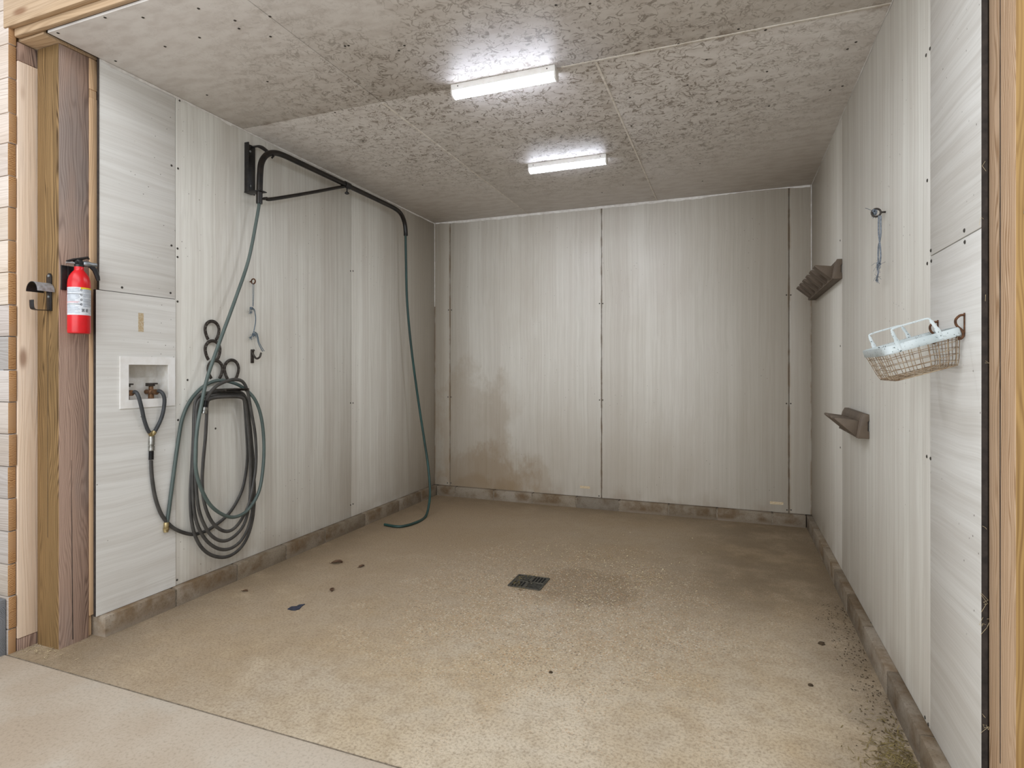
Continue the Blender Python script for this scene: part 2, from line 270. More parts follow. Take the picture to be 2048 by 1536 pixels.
def floor_mat(name, aisle=False):
    m = NT(name, .75, 0, .3)
    X, Y, Z = m.xyz()
    b1 = m.noise((1.1, 1.1, 1), 5, .6, loc=(2, 5, 0)); b2 = m.noise((3.4, 3.4, 1), 5, .65, loc=(9, 1, 0)); f = m.noise((90, 90, 1), 4, .7)
    if aisle:
        col = m.mix(m.mapr(b1, .38, .62), lin('#c6b9a8'), lin('#b8a793'))
        col = m.mix(m.math('MULTIPLY', m.mapr(b2, .5, .7), .45), col, lin('#c6beb1'))
        col = m.mix(m.math('MULTIPLY', m.mapr(f, .45, .75), .4), col, lin('#77664f'))
        m.base(col); m.bump(f, .12, .001); return m.m
    col = m.mix(m.mapr(b1, .36, .64), lin('#c8baa4'), lin('#baa78a'))
    col = m.mix(m.math('MULTIPLY', m.mapr(b2, .42, .7), .5), col, lin('#bfb5a5'))
    b3 = m.noise((2.2, 2.2, 1), 4, .6, loc=(1, 8, 0))
    col = m.mix(m.math('MULTIPLY', m.mapr(b3, .5, .74), .42), col, lin('#a58c69'))
    b4 = m.noise((13, 13, 1), 4, .65)
    col = m.mix(m.math('MULTIPLY', m.mapr(b4, .42, .68), .36), col, lin('#96836a'))
    # browner, darker back half, left side and edges
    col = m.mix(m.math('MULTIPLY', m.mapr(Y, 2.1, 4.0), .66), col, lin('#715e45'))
    lf = m.math('MULTIPLY', m.mapr(X, 2.1, .5), m.mapr(b2, .15, .5))
    col = m.mix(m.math('MULTIPLY', lf, .62), col, lin('#8f7b63'))
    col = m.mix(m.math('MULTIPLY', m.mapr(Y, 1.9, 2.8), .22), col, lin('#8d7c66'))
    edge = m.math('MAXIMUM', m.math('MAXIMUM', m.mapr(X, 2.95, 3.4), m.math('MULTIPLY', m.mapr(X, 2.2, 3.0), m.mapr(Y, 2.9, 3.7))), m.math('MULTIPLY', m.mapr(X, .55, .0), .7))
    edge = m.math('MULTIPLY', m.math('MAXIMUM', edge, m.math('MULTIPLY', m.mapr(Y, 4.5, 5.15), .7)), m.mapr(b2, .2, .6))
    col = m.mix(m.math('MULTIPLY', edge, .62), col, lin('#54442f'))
    # damp halo right of the drain
    ex = m.math('DIVIDE', m.math('SUBTRACT', X, 1.98), .42); ey = m.math('DIVIDE', m.math('SUBTRACT', Y, 3.28), .36)
    h = m.mapr(m.math('ADD', m.math('SQRT', m.math('ADD', m.math('MULTIPLY', ex, ex), m.math('MULTIPLY', ey, ey))), m.math('MULTIPLY', m.math('SUBTRACT', b2, .5), 1.6)), 1.05, .5)
    col = m.mix(m.math('MULTIPLY', h, .55), col, lin('#6c583e'))
    col = m.mix(m.math('MULTIPLY', m.mapr(f, .42, .7), .5), col, lin('#66523a'))
    f2 = m.noise((260, 260, 1), 2, .7)
    col = m.mix(m.math('MULTIPLY', m.mapr(f2, .52, .7), .35), col, lin('#d2c0a3'))
    # exposed aggregate where the paste is worn away
    ex = m.math('DIVIDE', m.math('SUBTRACT', X, 1.95), 1.15); ey = m.math('DIVIDE', m.math('SUBTRACT', Y, 3.0), 1.15)
    worn = m.mapr(m.math('ADD', m.math('SQRT', m.math('ADD', m.math('MULTIPLY', ex, ex), m.math('MULTIPLY', ey, ey))), m.math('MULTIPLY', m.math('SUBTRACT', b2, .5), 1.8)), 1.15, .35)
    for sc, cols in ((85, 0), (150, 1)):
        cid = m.voro((sc, sc, 1), out='Color'); dist = m.voro((sc, sc, 1))
        sep = m.n.new('ShaderNodeSeparateColor'); m.l.new(cid, sep.inputs[0])
        inside = m.mapr(dist, .42, .34)
        pale = m.math('MULTIPLY', m.math('MULTIPLY', m.math('GREATER_THAN', sep.outputs[0], .80), inside), worn)
        darkc = m.math('MULTIPLY', m.math('MULTIPLY', m.math('LESS_THAN', sep.outputs[0], .16), inside), m.math('ADD', m.math('MULTIPLY', worn, .8), .1))
        tan = m.math('MULTIPLY', m.math('MULTIPLY', m.math('LESS_THAN', m.math('ABSOLUTE', m.math('SUBTRACT', sep.outputs[0], .5)), .1), inside), worn)
        col = m.mix(m.math('MULTIPLY', pale, .6), col, lin('#d0c5b2'))
        col = m.mix(m.math('MULTIPLY', tan, .5), col, lin('#b2875c'))
        col = m.mix(m.math('MULTIPLY', darkc, .6), col, lin('#4e4a44'))
    m.base(col); m.bump(m.math('ADD', f, b2), .2, .0015)
    m.rough(m.mapr(h, 0, 1, .78, .55))
    return m.m
M['floor'] = floor_mat('worn_brown_concrete'); M['aisle'] = floor_mat('pale_brushed_concrete', True)

def block_mat():
    m = NT('concrete_block', .9, 0, .2)
    a = m.noise((5, 5, 5), 4, .65); f = m.noise((120, 120, 120), 3, .7)
    n = m.n.new('ShaderNodeVertexColor'); n.layer_name = 'tint'
    col = m.mix(m.mapr(a, .35, .68), lin('#8f8475'), lin('#6b5842'))
    col = m.mix(m.math('MULTIPLY', m.mapr(f, .5, .72), .5), col, lin('#54483b'))
    X, Y, Z = m.xyz()
    col = m.mix(m.math('MULTIPLY', m.math('MULTIPLY', m.mapr(Z, .035, .0), .45), m.mapr(a, .45, .65)), col, lin('#a69d90'))
    col = m.mix(.9, col, n.outputs['Color'], 'MULTIPLY')
    m.base(col); m.bump(f, .35, .002); return m.m
M['block'] = block_mat()
M['mortar'] = plain('mortar', '#85796a', .95, c2='#5f5547', scale=90)
M['caulk'] = plain('white_caulk', '#e9e7e3', .6, c2='#cfcac4', scale=25)
M['seam'] = plain('white_seam_strip', '#e0dbd3', .5, c2='#bfb6aa', scale=20)
M['post_front'] = wood_mat('treated_post_wood', '#8a6e49', '#46331c', '#6f5838', 'z', 1.0, contrast=1.0, knots=False)
M['post'] = wood_mat('weathered_post_wood', '#ad9282', '#5f4a41', '#8d8581', 'z', 1.0, contrast=1.3, knots=False, seed=3)
M['post_r'] = wood_mat('orange_post_wood', '#d0b294', '#a68463', '#cdb49b', 'z', 1.15, contrast=1.0, seed=4, knots=False)
M['post_r_front'] = wood_mat('yellow_post_wood', '#a07f4e', '#6f4f2b', '#8d7040', 'z', 1.0, seed=8, knots=False)
M['pine'] = wood_mat('pale_pine', '#e6d0b9', '#d8bda3', '#e6d3c2', 'z', .5, contrast=.7, ringk=.55)
M['pine_o'] = wood_mat('orange_pine', '#dab893', '#c09a72', '#dfc3a3', 'z', .6, contrast=.8, seed=7, ringk=.6)
M['header'] = wood_mat('header_pine', '#bda283', '#8d7152', '#c4ab91', 'x', .8, contrast=.8, seed=2, ringk=.7)
M['siding'] = wood_mat('siding_face', '#d4cbc4', '#aea196', '#c6b9ac', 'x', .8, tint=True, contrast=.9, ringk=.6)
M['endgrain'] = NT('end_grain', .75, 0, .2)
def _eg():
    m = M['endgrain']; n = m.n.new('ShaderNodeTexWave'); n.wave_type = 'RINGS'; n.rings_direction = 'X'
    m.l.new(m.coord((1, 1, 1), loc=(0, -1.66, .03)), n.inputs[0]); n.inputs['Scale'].default_value = 40; n.inputs['Distortion'].default_value = 6; n.inputs['Detail'].default_value = 2; n.inputs['Detail Scale'].default_value = 1.5
    col = m.mix(n.outputs['Fac'], lin('#c39a6c'), lin('#936a45'))
    col = m.mix(m.mapr(m.noise((6, 6, 6), 3), .4, .65), col, lin('#ae8a66'))
    v = m.n.new('ShaderNodeVertexColor'); v.layer_name = 'tint'
    m.base(m.mix(.45, col, v.outputs['Color'], 'MULTIPLY')); M['endgrain'] = m.m
_eg()
M['old_plank'] = wood_mat('grey_weathered_plank', '#808286', '#5c5e60', '#8d8b86', 'x', 1.0, contrast=1.2, knots=False)
M['black'] = plain('black_painted_steel', '#17171a', .38, .2, .5, c2='#2b2724', scale=35)
M['black_worn'] = plain('black_pipe_paint', '#141313', .32, .3, .5, c2='#2b231d', scale=22)
M['grey_top'] = plain('dusty_grey_steel', '#a2a3a5', .6, .15, .4, c2='#7b7670', scale=50)
M['galv'] = plain('galvanised_steel', '#a8adb0', .4, .8, .5, c2='#777c80', scale=50)
M['chrome'] = plain('nickel_fitting', '#b9b8b4', .25, .9, .5, c2='#77736b', scale=70)
M['brass'] = plain('dull_brass', '#b7a579', .38, .7, .5, c2='#82714c', scale=70)
M['oldbrass'] = plain('corroded_brass', '#8a6648', .5, .5, .4, c2='#5a4636', scale=80)
M['rust'] = plain('rusty_iron', '#6b4a34', .75, .3, .3, c2='#3d2a1e', scale=80)
M['iron'] = plain('dark_iron', '#4a4540', .6, .4, .4, c2='#2f2823', scale=70)
M['nail'] = plain('nail_hole', '#a39c92', .6)
M['screw'] = plain('screw_head', '#4c4842', .5, .4)
M['rubber'] = plain('charcoal_hose', '#4c4a47', .5, 0, .4, c2='#383634', scale=14)
M['rubber_dk'] = plain('dark_rubber', '#3f4245', .5, 0, .4, c2='#303133', scale=20)
M['green'] = plain('green_hose', '#54605c', .42, 0, .45, c2='#434f4c', scale=9)
M['green_dk'] = plain('dark_green_hose', '#1f4440', .42, 0, .45, c2='#1c2f2b', scale=6)
M['white'] = plain('white_plastic', '#ecebe9', .4, 0, .4, c2='#e2dfda', scale=18)
M['dirtywhite'] = plain('grimy_white_plastic', '#dcdad6', .5, 0, .4, c2='#c9c4bb', scale=30)
M['red'] = plain('red_enamel', '#d3141c', .3, 0, .5, c2='#c2101a', scale=20)
M['paper'] = plain('label_paper', '#d9dde2', .45)
M['ink'] = plain('label_ink', '#23252b', .6)
M['ink_soft'] = plain('label_small_print', '#a3abb8', .6)
M['ink_red'] = plain('label_red_print', '#d9848a', .6)
M['yellow'] = plain('label_yellow', '#e6c92e', .5)
M['brownplastic'] = plain('brown_plastic', '#64574a', .55, 0, .35, c2='#54483d', scale=12)
M['blue_paint'] = NT('chipped_pale_blue_paint', .5, .1, .4)
def _bp():
    m = M['blue_paint']
    col = m.mix(m.mapr(m.noise((9, 9, 9), 3), .4, .65), lin('#b6bebf'), lin('#9ba5a6'))
    col = m.mix(m.mapr(m.noise((150, 150, 150), 3, .6), .62, .67), col, lin('#3e4744'))
    m.base(col); M['blue_paint'] = m.m
_bp()
M['wire'] = plain('rust_flecked_wire', '#a3937c', .6, .4, .4, c2='#6b523b', scale=60)
M['twine'] = plain('blue_baling_twine', '#73808a', .8, 0, .2, c2='#4d5963', scale=140)
M['twine_grey'] = plain('grey_blue_baling_twine', '#858c95', .8, 0, .2, c2='#5a626c', scale=140)
M['tape'] = plain('tan_tape_residue', '#b39a74', .8, c2='#c9bda6', scale=120)
M['grate'] = plain('drain_iron', '#5a574f', .6, .5, .4, c2='#39352d', scale=90)
M['pit'] = plain('drain_pit', '#0c0a08', .9)
M['leaf'] = plain('dried_leaf', '#5f4632', .8, c2='#3e2c1e', scale=60)
M['navy'] = plain('dark_rubber_scrap', '#33384a', .6, c2='#22252f', scale=60)
M['mud'] = plain('dark_mud', '#4b3c28', .9, c2='#33281b', scale=90)
M['chip'] = plain('pale_wood_chip', '#d8cba9', .8, c2='#a68e63', scale=5)
M['hay'] = plain('hay', '#8a7a4c', .85, c2='#57482b', scale=25)
M['straw'] = plain('cobweb_straw', '#c9b792', .85)
def emit(name, col, s):
    m = NT(name, .4); m.base((1, 1, 1, 1))
    m.b.inputs['Emission Color'].default_value = lin(col); m.b.inputs['Emission Strength'].default_value = s
    return m.m
M['led'] = emit('led_diffuser', '#e8efff', 20)

# ------------------------------------------------------------------ objects
def wloc(o):
    v = Vector((0, 0, 0))
    while o is not None: v += o.location; o = o.parent
    return v
def empty(name, loc, label, cat, group=None, structure=False):
    o = bpy.data.objects.new(name, None); COL.objects.link(o); o.location = loc; o.empty_display_size = .05
    return tag(o, label, cat, group)
def tag(o, label, cat, group=None, kind=None):
    if label: o['label'] = label
    if cat: o['category'] = cat
    if group: o['group'] = group
    if kind: o['kind'] = kind
    return o
def obj(name, bm, mats, parent=None, label=None, angle=38, loc=None):
    if loc is not None: bmesh.ops.translate(bm, verts=bm.verts, vec=-Vector(loc))
    elif parent is not None: bmesh.ops.translate(bm, verts=bm.verts, vec=-wloc(parent))
    me = bpy.data.meshes.new(name); bm.to_mesh(me); bm.free()
    for p in me.polygons: p.use_smooth = True
    me.set_sharp_from_angle(angle=math.radians(angle))
    for m in (mats if isinstance(mats, (list, tuple)) else [mats]): me.materials.append(m)
    o = bpy.data.objects.new(name, me); COL.objects.link(o)
    if loc is not None: o.location = loc
    if parent is not None: o.parent = parent
    if label: o['label'] = label
    return o
def struct(name, bm, mats, label=None, cat=None):
    o = obj(name, bm, mats); o['kind'] = 'structure'
    if label: o['label'] = label
    if cat: o['category'] = cat
    return o
def new(): return bmesh.new()
def setmat(faces, i):
    for f in faces: f.material_index = i
def box(bm, x0, x1, y0, y1, z0, z1, bev=0.0, mi=0, tint=None):
    t = bmesh.new()
    v = [t.verts.new((x, y, z)) for x in (x0, x1) for y in (y0, y1) for z in (z0, z1)]
    for f in ((0, 1, 3, 2), (4, 6, 7, 5), (0, 4, 5, 1), (2, 3, 7, 6), (0, 2, 6, 4), (1, 5, 7, 3)): t.faces.new([v[i] for i in f])
    bmesh.ops.recalc_face_normals(t, faces=t.faces)
    if bev: bmesh.ops.bevel(t, geom=list(t.edges), offset=bev, segments=2, profile=.5, affect='EDGES')
    return merge(bm, t, mi, tint)
def merge(bm, t, mi=0, tint=None, mat=None):
    """copy temp bmesh t into bm"""
    if mat is not None: bmesh.ops.transform(t, matrix=mat, verts=t.verts)
    lay = None
    if tint is not None: lay = bm.loops.layers.float_color.get('tint') or bm.loops.layers.float_color.new('tint')
    vm = {v: bm.verts.new(v.co) for v in t.verts}; out = []
    for f in t.faces:
        try: nf = bm.faces.new([vm[v] for v in f.verts])
        except ValueError: continue
        nf.material_index = mi if mi is not None else f.material_index
        if lay is not None:
            for l in nf.loops: l[lay] = tint
        out.append(nf)
    t.free(); return out
def prism(bm, poly, axis, a, b, bev=0.0, mi=0):
    """polygon (pairs) extruded along axis from a to b"""
    t = bmesh.new()
    def P(p, q): return {'x': (q, p[0], p[1]), 'y': (p[0], q, p[1]), 'z': (p[0], p[1], q)}[axis]
    A = [t.verts.new(P(p, a)) for p in poly]; B_ = [t.verts.new(P(p, b)) for p in poly]; n = len(poly)
    t.faces.new(A); t.faces.new(B_[::-1])
    for i in range(n): t.faces.new((A[i], B_[i], B_[(i+1) % n], A[(i+1) % n]))
    bmesh.ops.recalc_face_normals(t, faces=t.faces)
    if bev: bmesh.ops.bevel(t, geom=list(t.edges), offset=bev, segments=2, profile=.5, affect='EDGES')
    return merge(bm, t, mi)
def lathe(bm, prof, c, axis='z', seg=28, mi=0, mat=None):
    """prof: list of (r, h) along the axis from point c"""
    t = bmesh.new(); rings = []
    for r_, h in prof:
        ring = []
        for k in range(seg):
            a = 2*math.pi*k/seg; p = (r_*math.cos(a), r_*math.sin(a), h)
            ring.append(t.verts.new(p))
        rings.append(ring)
    for i in range(len(rings)-1):
        for k in range(seg): t.faces.new((rings[i][k], rings[i][(k+1) % seg], rings[i+1][(k+1) % seg], rings[i+1][k]))
    t.faces.new(rings[0][::-1]); t.faces.new(rings[-1])
    bmesh.ops.recalc_face_normals(t, faces=t.faces)
    R_ = {'z': Matrix(), 'x': Matrix.Rotation(math.pi/2, 4, 'Y'), 'y': Matrix.Rotation(-math.pi/2, 4, 'X')}[axis] if isinstance(axis, str) else Vector((0, 0, 1)).rotation_difference(Vector(axis)).to_matrix().to_4x4()
    return merge(bm, t, mi, None, Matrix.Translation(c) @ R_)
def spline(pts, n=8, closed=False):
    P = [Vector(p) for p in pts]; out = []; N = len(P)
    rng = range(N if closed else N-1)
    for i in rng:
        if closed: a, b, c, d = P[i-1], P[i], P[(i+1) % N], P[(i+2) % N]
        else: a, b, c, d = P[max(i-1, 0)], P[i], P[i+1], P[min(i+2, N-1)]
        # centripetal-ish catmull rom
        for k in range(n):
            t = k/n
            out.append(.5*((2*b) + (c-a)*t + (2*a-5*b+4*c-d)*t*t + (3*b-a-3*c+d)*t**3))
    if not closed: out.append(P[-1])
    return out
def tube(bm, pts, r, seg=10, closed=False, mi=0, flat=1.0, up=None):
    """round tube along pts; r number or list; flat squashes the section along 'up'"""
    P = [Vector(p) for p in pts]; N = len(P); R_ = r if isinstance(r, (list, tuple)) else [r]*N
    T = []
    for i in range(N):
        if closed: d = P[(i+1) % N]-P[i-1]
        else: d = P[min(i+1, N-1)]-P[max(i-1, 0)]
        T.append(d.normalized() if d.length > 1e-9 else Vector((0, 0, 1)))
    u = Vector(up) if up else (Vector((0, 0, 1)) if abs(T[0].z) < .9 else Vector((1, 0, 0)))
    rings = []
    for i in range(N):
        if up: u = Vector(up)
        u = (u - T[i]*u.dot(T[i]))
        u = u.normalized() if u.length > 1e-6 else T[i].orthogonal().normalized()
        w = T[i].cross(u)
        rings.append([bm.verts.new(P[i] + (u*math.cos(2*math.pi*k/seg)*flat + w*math.sin(2*math.pi*k/seg))*R_[i]) for k in range(seg)])
    F_ = []
    for i in range(N if closed else N-1):
        A, B_ = rings[i], rings[(i+1) % N]
        for k in range(seg): F_.append(bm.faces.new((A[k], B_[k], B_[(k+1) % seg], A[(k+1) % seg])))
    if not closed: F_.append(bm.faces.new(rings[0])); F_.append(bm.faces.new(rings[-1][::-1]))
    bmesh.ops.recalc_face_normals(bm, faces=F_)
    setmat(F_, mi); return F_

# ================================================================== SETTING
# ---- floor
bm = new(); box(bm, -1.6, W+1.6, 1.585, BK+.3, -.15, 0); struct('floor', bm, M['floor'], 'worn brown concrete floor of the wash stall', 'floor')
bm = new(); box(bm, -4.5, 8, -5, 1.578, -.15, .0015, .004); struct('floor', bm, M['aisle'], 'paler concrete aisle floor in front of the stall', 'floor')

# ---- walls: a dark backing with the white boards as parts
def screws(root, pts, nrm):
    for p in pts:
        b_ = new(); lathe(b_, [(.0055, -.004), (.0062, .0006), (.0042, .0022), (.002, .0012)], p, nrm, 8); obj('screw', b_, M['screw'], root)
g = .0016
Zb, Zs = .099, 1.647
# left (the lower front board has the opening for the outlet box)
bm = new(); box(bm, -.17, -.14, 1.86, BK+.05, 0, H+.05); box(bm, -.14, -.02, 1.87, 1.9, 0, H); box(bm, -.03, -.0125, 2.262, BK, 0, H)
wl = struct('wall_left', bm, M['backing'], 'left wall clad in white wood-grain boards', 'wall')
def board(root, mat, args, bev=.0012, name='wall_board'):
    b_ = new()
    for a in (args if isinstance(args[0], tuple) else [args]): box(b_, *a, bev=bev)
    return obj(name, b_, mat, root)
oy0, oy1, oz0, oz1 = 1.978, 2.207, 1.108, 1.298
board(wl, [M['panel_h']], (-.012, 0, 1.848, 2.25-g, Zs+g, H))
board(wl, [M['panel_h']], [(-.012, .003, 1.832, oy0, Zb, Zs-g), (-.012, .003, oy1, 2.25-g, Zb, Zs-g), (-.012, .003, oy0, oy1, Zb, oz0), (-.012, .003, oy0, oy1, oz1, Zs-g)], 0)
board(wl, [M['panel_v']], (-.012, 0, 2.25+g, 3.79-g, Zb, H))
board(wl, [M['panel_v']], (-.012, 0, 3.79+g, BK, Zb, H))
b_ = new(); box(b_, -.0135, -.0122, 1.8475, 1.86, Zb, H); box(b_, -.0125, .0015, 1.8465, 1.8478, Zs, H); box(b_, -.0125, .0025, 1.8305, 1.8318, Zb, Zs); obj('board_edge', b_, M['edge'], wl, 'dark raw front edge of the boards')
screws(wl, DATA['scl'], 'x')
# back
bm = new(); box(bm, -.1, W+.1, BK+.0125, BK+.05, 0, H+.05); wb = struct('wall_back', bm, M['backing'], 'back wall of four white wood-grain boards stained brown at lower left', 'wall')
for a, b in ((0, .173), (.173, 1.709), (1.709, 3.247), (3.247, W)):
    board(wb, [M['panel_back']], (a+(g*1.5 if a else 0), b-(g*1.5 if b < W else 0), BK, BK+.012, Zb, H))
screws(wb, DATA['scb'], (0, -1, 0))
# right
bm = new(); box(bm, W+.0125, W+.05, 1.835, BK+.05, 0, H+.05); wr = struct('wall_right', bm, M['backing'], 'right wall clad in white wood-grain boards', 'wall')
board(wr, [M['panel_h']], (W, W+.012, 1.82, 2.228-g, 1.637+g, H)); board(wr, [M['panel_h']], (W, W+.012, 1.82, 2.228-g, Zb, 1.637-g))
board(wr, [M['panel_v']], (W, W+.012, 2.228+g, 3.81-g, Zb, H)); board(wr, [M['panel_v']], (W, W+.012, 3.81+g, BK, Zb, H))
b_ = new(); box(b_, W+.0005, W+.0135, 1.8185, 1.8198, Zb, H)
for k in range(22):
    z = random.uniform(.12, 2.7); y = 1.8175; x = W+random.uniform(.001, .012)
    tube(b_, [(x, y, z), (x+random.uniform(-.01, .01), y-.002, z+random.uniform(-.012, .012)), (x+random.uniform(-.012, .012), y-.003, z+random.uniform(-.03, .03))], .00035, 4, mi=1)
obj('board_edge', b_, [M['edge'], M['straw']], wr, 'dark front edge of the boards with bits of straw caught on it')
screws(wr, DATA['scr'], (-1, 0, 0))
# ceiling
bm = new(); box(bm, -.2, W+.2, 1.64, BK+.1, H+.0125, H+.06); cl = struct('ceiling', bm, M['backing'], 'mildewed white board ceiling', 'ceiling')
for (x0, x1, y0, y1) in ((0, .998, 1.628, 2.71), (1.0, W+.02, 1.628, 2.71), (0, 1.0, 2.712, BK), (1.0, 2.2, 2.712, BK), (2.2, W, 2.712, BK)):
    board(cl, [M['ceiling']], (x0+.0007, x1-.0007, y0, y1, H, H+.012), name='ceiling_board', bev=.0008)
screws(cl, DATA['sct'], (0, 0, -1))

# ---- white strips and caulk at the joints
def strip(name, bm, mat): o = struct(name, bm, mat); return o
bm = new(); box(bm, .994, 1.006, 2.72, BK, H-.003, H+.001, .001); box(bm, 2.194, 2.206, 2.72, BK, H-.003, H+.001, .001); box(bm, 2.03, W, 2.705, 2.717, H-.003, H+.001, .001)
strip('trim_1', bm, M['seam'])
def ragged(bm, wall, a, b, w0, w1, step=.03, z=H):
    n = max(2, int((b-a)/step)); prev = None; d = w0
    for i in range(n+1):
        s = a+(b-a)*i/n; d += random.uniform(-.006, .006); d = min(max(d, w0*.5), w1)
        e = .0022
        top, bot = {'l': ((e, s, z-.001), (e*.5, s, z-d)), 'b': ((s, BK-e, z-.001), (s, BK-e*.5, z-d)), 'r': ((W-e, s, z-.001), (W-e*.5, s, z-d))}[wall]
        cur = (bm.verts.new(top), bm.verts.new(bot))
        if prev: bm.faces.new((prev[0], cur[0], cur[1], prev[1]))
        prev = cur
bm = new(); ragged(bm, 'l', 1.86, BK, .006, .013)
for a, b, w in ((1.9, 2.3, .04), (2.38, 2.62, .02), (2.72, 3.05, .022), (4.6, 5.1, .015)): ragged(bm, 'l', a, b, w*.6, w)
strip('trim_2', bm, M['caulk'])
bm = new(); ragged(bm, 'b', .01, W-.01, .012, .026); ragged(bm, 'b', .5, 2.1, .018, .032); strip('trim_3', bm, M['caulk'])
bm = new(); ragged(bm, 'r', 1.83, BK, .005, .010)
for y in (0,): box(bm, W-.006, W-.0005, BK-.006, BK-.0005, 1.9, H-.002); box(bm, .0005, .006, BK-.006, BK-.0005, 1.9, H-.002)
strip('trim_4', bm, M['caulk'])

# ---- concrete block curbs
def curb(name, segs, depth, mk, label):
    bm = new(); lay = bm.loops.layers.float_color.new('tint')
    for i, (a, b) in enumerate(segs):
        t = random.uniform(.72, 1.12); w = random.uniform(-.06, .04)
        if name.endswith('back'): t *= .88
        if name.endswith('left') and i == 0: t, w = 1.28, .04
        tint = (t, t*(1+w*.3), t*(1+w), 1)
        x0, x1, y0, y1 = mk(a+.005, b-.005, depth); box(bm, x0, x1, y0, y1, -.01, Zb-.002, .006, 0, tint)
    x0, x1, y0, y1 = mk(segs[0][0]+.01, segs[-1][1]-.01, depth-.0035); box(bm, x0, x1, y0, y1, -.01, Zb-.008, 0, 1, (1, 1, 1, 1))
    return struct(name, bm, [M['block'], M['mortar']], label, 'curb')
def segs(c, lo, hi):
    e = [lo]+list(c)+[hi]; return list(zip(e[:-1], e[1:]))
curb('baseboard_left', segs([2.224, 2.63, 3.036, 3.43, 3.92, 4.43, 4.82], 1.845, BK), .039, lambda a, b, d: (-.13, d, a, b), 'course of concrete blocks under the left wall boards')
curb('baseboard_back', segs([.25, .663, 1.056, 1.481, 1.874, 2.302, 2.697, 3.122], .039, W-.039), .039, lambda a, b, d: (a, b, BK-d, BK+.12), 'course of concrete blocks under the back wall boards')
curb('baseboard_right', segs([2.195, 2.61, 3.03, 3.43, 3.83, 4.28, 4.7], 1.70, BK), .039, lambda a, b, d: (W-d, W+.12, a, b), 'course of concrete blocks under the right wall boards')

# ---- posts, jambs, header
bm = new(); box(bm, -.188, -.036, 1.694, 1.826, -.01, H-.002, .004)
prism(bm, [(1.752, .02), (1.7555, .02), (1.752, .4), (1.7475, .85), (1.7465, .85), (1.749, .4)], 'x', -.0361, -.0355, 0, 2); prism(bm, [(-.113, .5), (-.1115, .5), (-.110, 1.3), (-.1115, 2.1), (-.112, 1.3)], 'y', 1.6935, 1.6941, 0, 2)
bm.normal_update()
for f in bm.faces:
    if f.material_index != 2: f.material_index = 1 if f.normal.y < -.7 else 0
tag(obj('timber_post', bm, [M['post'], M['post_front'], M['edge']]), 'square weathered timber post carrying the red fire extinguisher, left of the opening', 'post')
bm = new(); box(bm, W+.015, W+.168, 1.668, 1.818, -.01, H+.3, .004)
prism(bm, [(1.747, .3), (1.751, .3), (1.7525, 1.2), (1.751, 2.2), (1.747, 2.2), (1.7465, 1.2)], 'x', W+.0146, W+.0152, 0, 2)
bm.normal_update()
for f in bm.faces:
    if f.material_index != 2: f.material_index = 1 if f.normal.y < -.7 else 0
tag(obj('timber_post', bm, [M['post_r'], M['post_r_front'], M['edge']]), 'square orange-brown timber post with a long crack, at the right edge', 'post')
bm = new(); box(bm, -.14, -.0345, 1.8265, 1.862, .1, 2.56, .002); box(bm, -.14, -.0345, 1.8265, 1.862, 2.60, H-.002, .002); box(bm, -.14, -.038, 1.8265, 1.862, 2.56, 2.60, .002); box(bm, -.15, -.05, 1.828, 1.846, 0, .1, .002); strip('trim_5', bm, M['pine_o'])
tr = new(); box(tr, -.30, -.192, 1.6195, 1.7015, .055, 2.66, .003); strip('trim_6', tr, M['pine'])
tr = new(); box(tr, -.30, -.195, 1.62, 1.70, -.01, .053, .003); box(tr, -.30, -.196, 1.62, 1.70, 2.663, 2.745, .003); strip('trim_7', tr, M['post'])
# boards of the aisle wall, ends showing in the opening
bm = new(); bm.loops.layers.float_color.new('tint')
zz = [2.93, 2.788]+DATA['sidjoint'][0:1]+DATA['sidjoint'][1:]+[-.01]
faces_t = [(.98, .94, .9), (.98, .92, .86), (1, .95, .9), (.97, .9, .84), (.9, .86, .83), (.98, .94, .9), (.9, .84, .76), (1, .94, .86), (1.02, .97, .88), (.72, .7, .7), (.5, .52, .54), (.8, .8, .8), (.78, .75, .72), (.7, .68, .66), (.62, .62, .63), (.66, .64, .62), (.62, .62, .62), (.66, .64, .6), (.6, .58, .56), (.5, .5, .5), (.4, .4, .4)]
zl = [2.719+.155] + [DATA['sidjoint'][0]] + DATA['sidjoint'][1:] + [-.01]
for i in range(len(zl)-1):
    z1, z0 = zl[i]-.0012, zl[i+1]+.0012
    t = faces_t[i]; e = random.uniform(.85, 1.1)
    xe = -.195 + random.uniform(-.004, .004)
    fs = box(bm, -3.2, xe, 1.584, 1.616, z0, z1, .0045, 0, t+(1,))
    lay = bm.loops.layers.float_color['tint']
    for f in fs:
        f.normal_update()
        if f.normal.x > .7:
            f.material_index = 1
            for l in f.loops: l[lay] = (e, e*.97, e*.92, 1)
for z0, z1, t in ((2.875, 3.02, (.9, .85, .8)), (3.021, 3.16, (.8, .77, .74))): box(bm, -3.2, -.222, 1.584, 1.616, z0, z1, .004, 0, t+(1,))
struct('wall_front', bm, [M['siding'], M['endgrain']], 'stacked plank siding of the aisle wall left of the opening', 'wall')
bm = new(); bm.loops.layers.float_color.new('tint')
for i in range(len(zl)-1): box(bm, W+.19, W+3.2, 1.60, 1.632, zl[i+1]+.0012, zl[i]-.0012, .0045, 0, faces_t[-1-i]+(1,))
struct('wall_front_right', bm, [M['siding']], 'stacked plank siding of the aisle wall right of the opening', 'wall')
bm = new(); box(bm, -3.2, -.205, 1.545, 1.582, -.005, .248, .004); strip('trim_8', bm, M['old_plank'])
bm = new(); box(bm, -.22, W+3.2, 1.578, 1.602, 2.788, 2.95, .003); box(bm, -.22, W+3.2, 1.578, 1.602, 2.952, 3.12, .003); strip('trim_9', bm, M['header'])
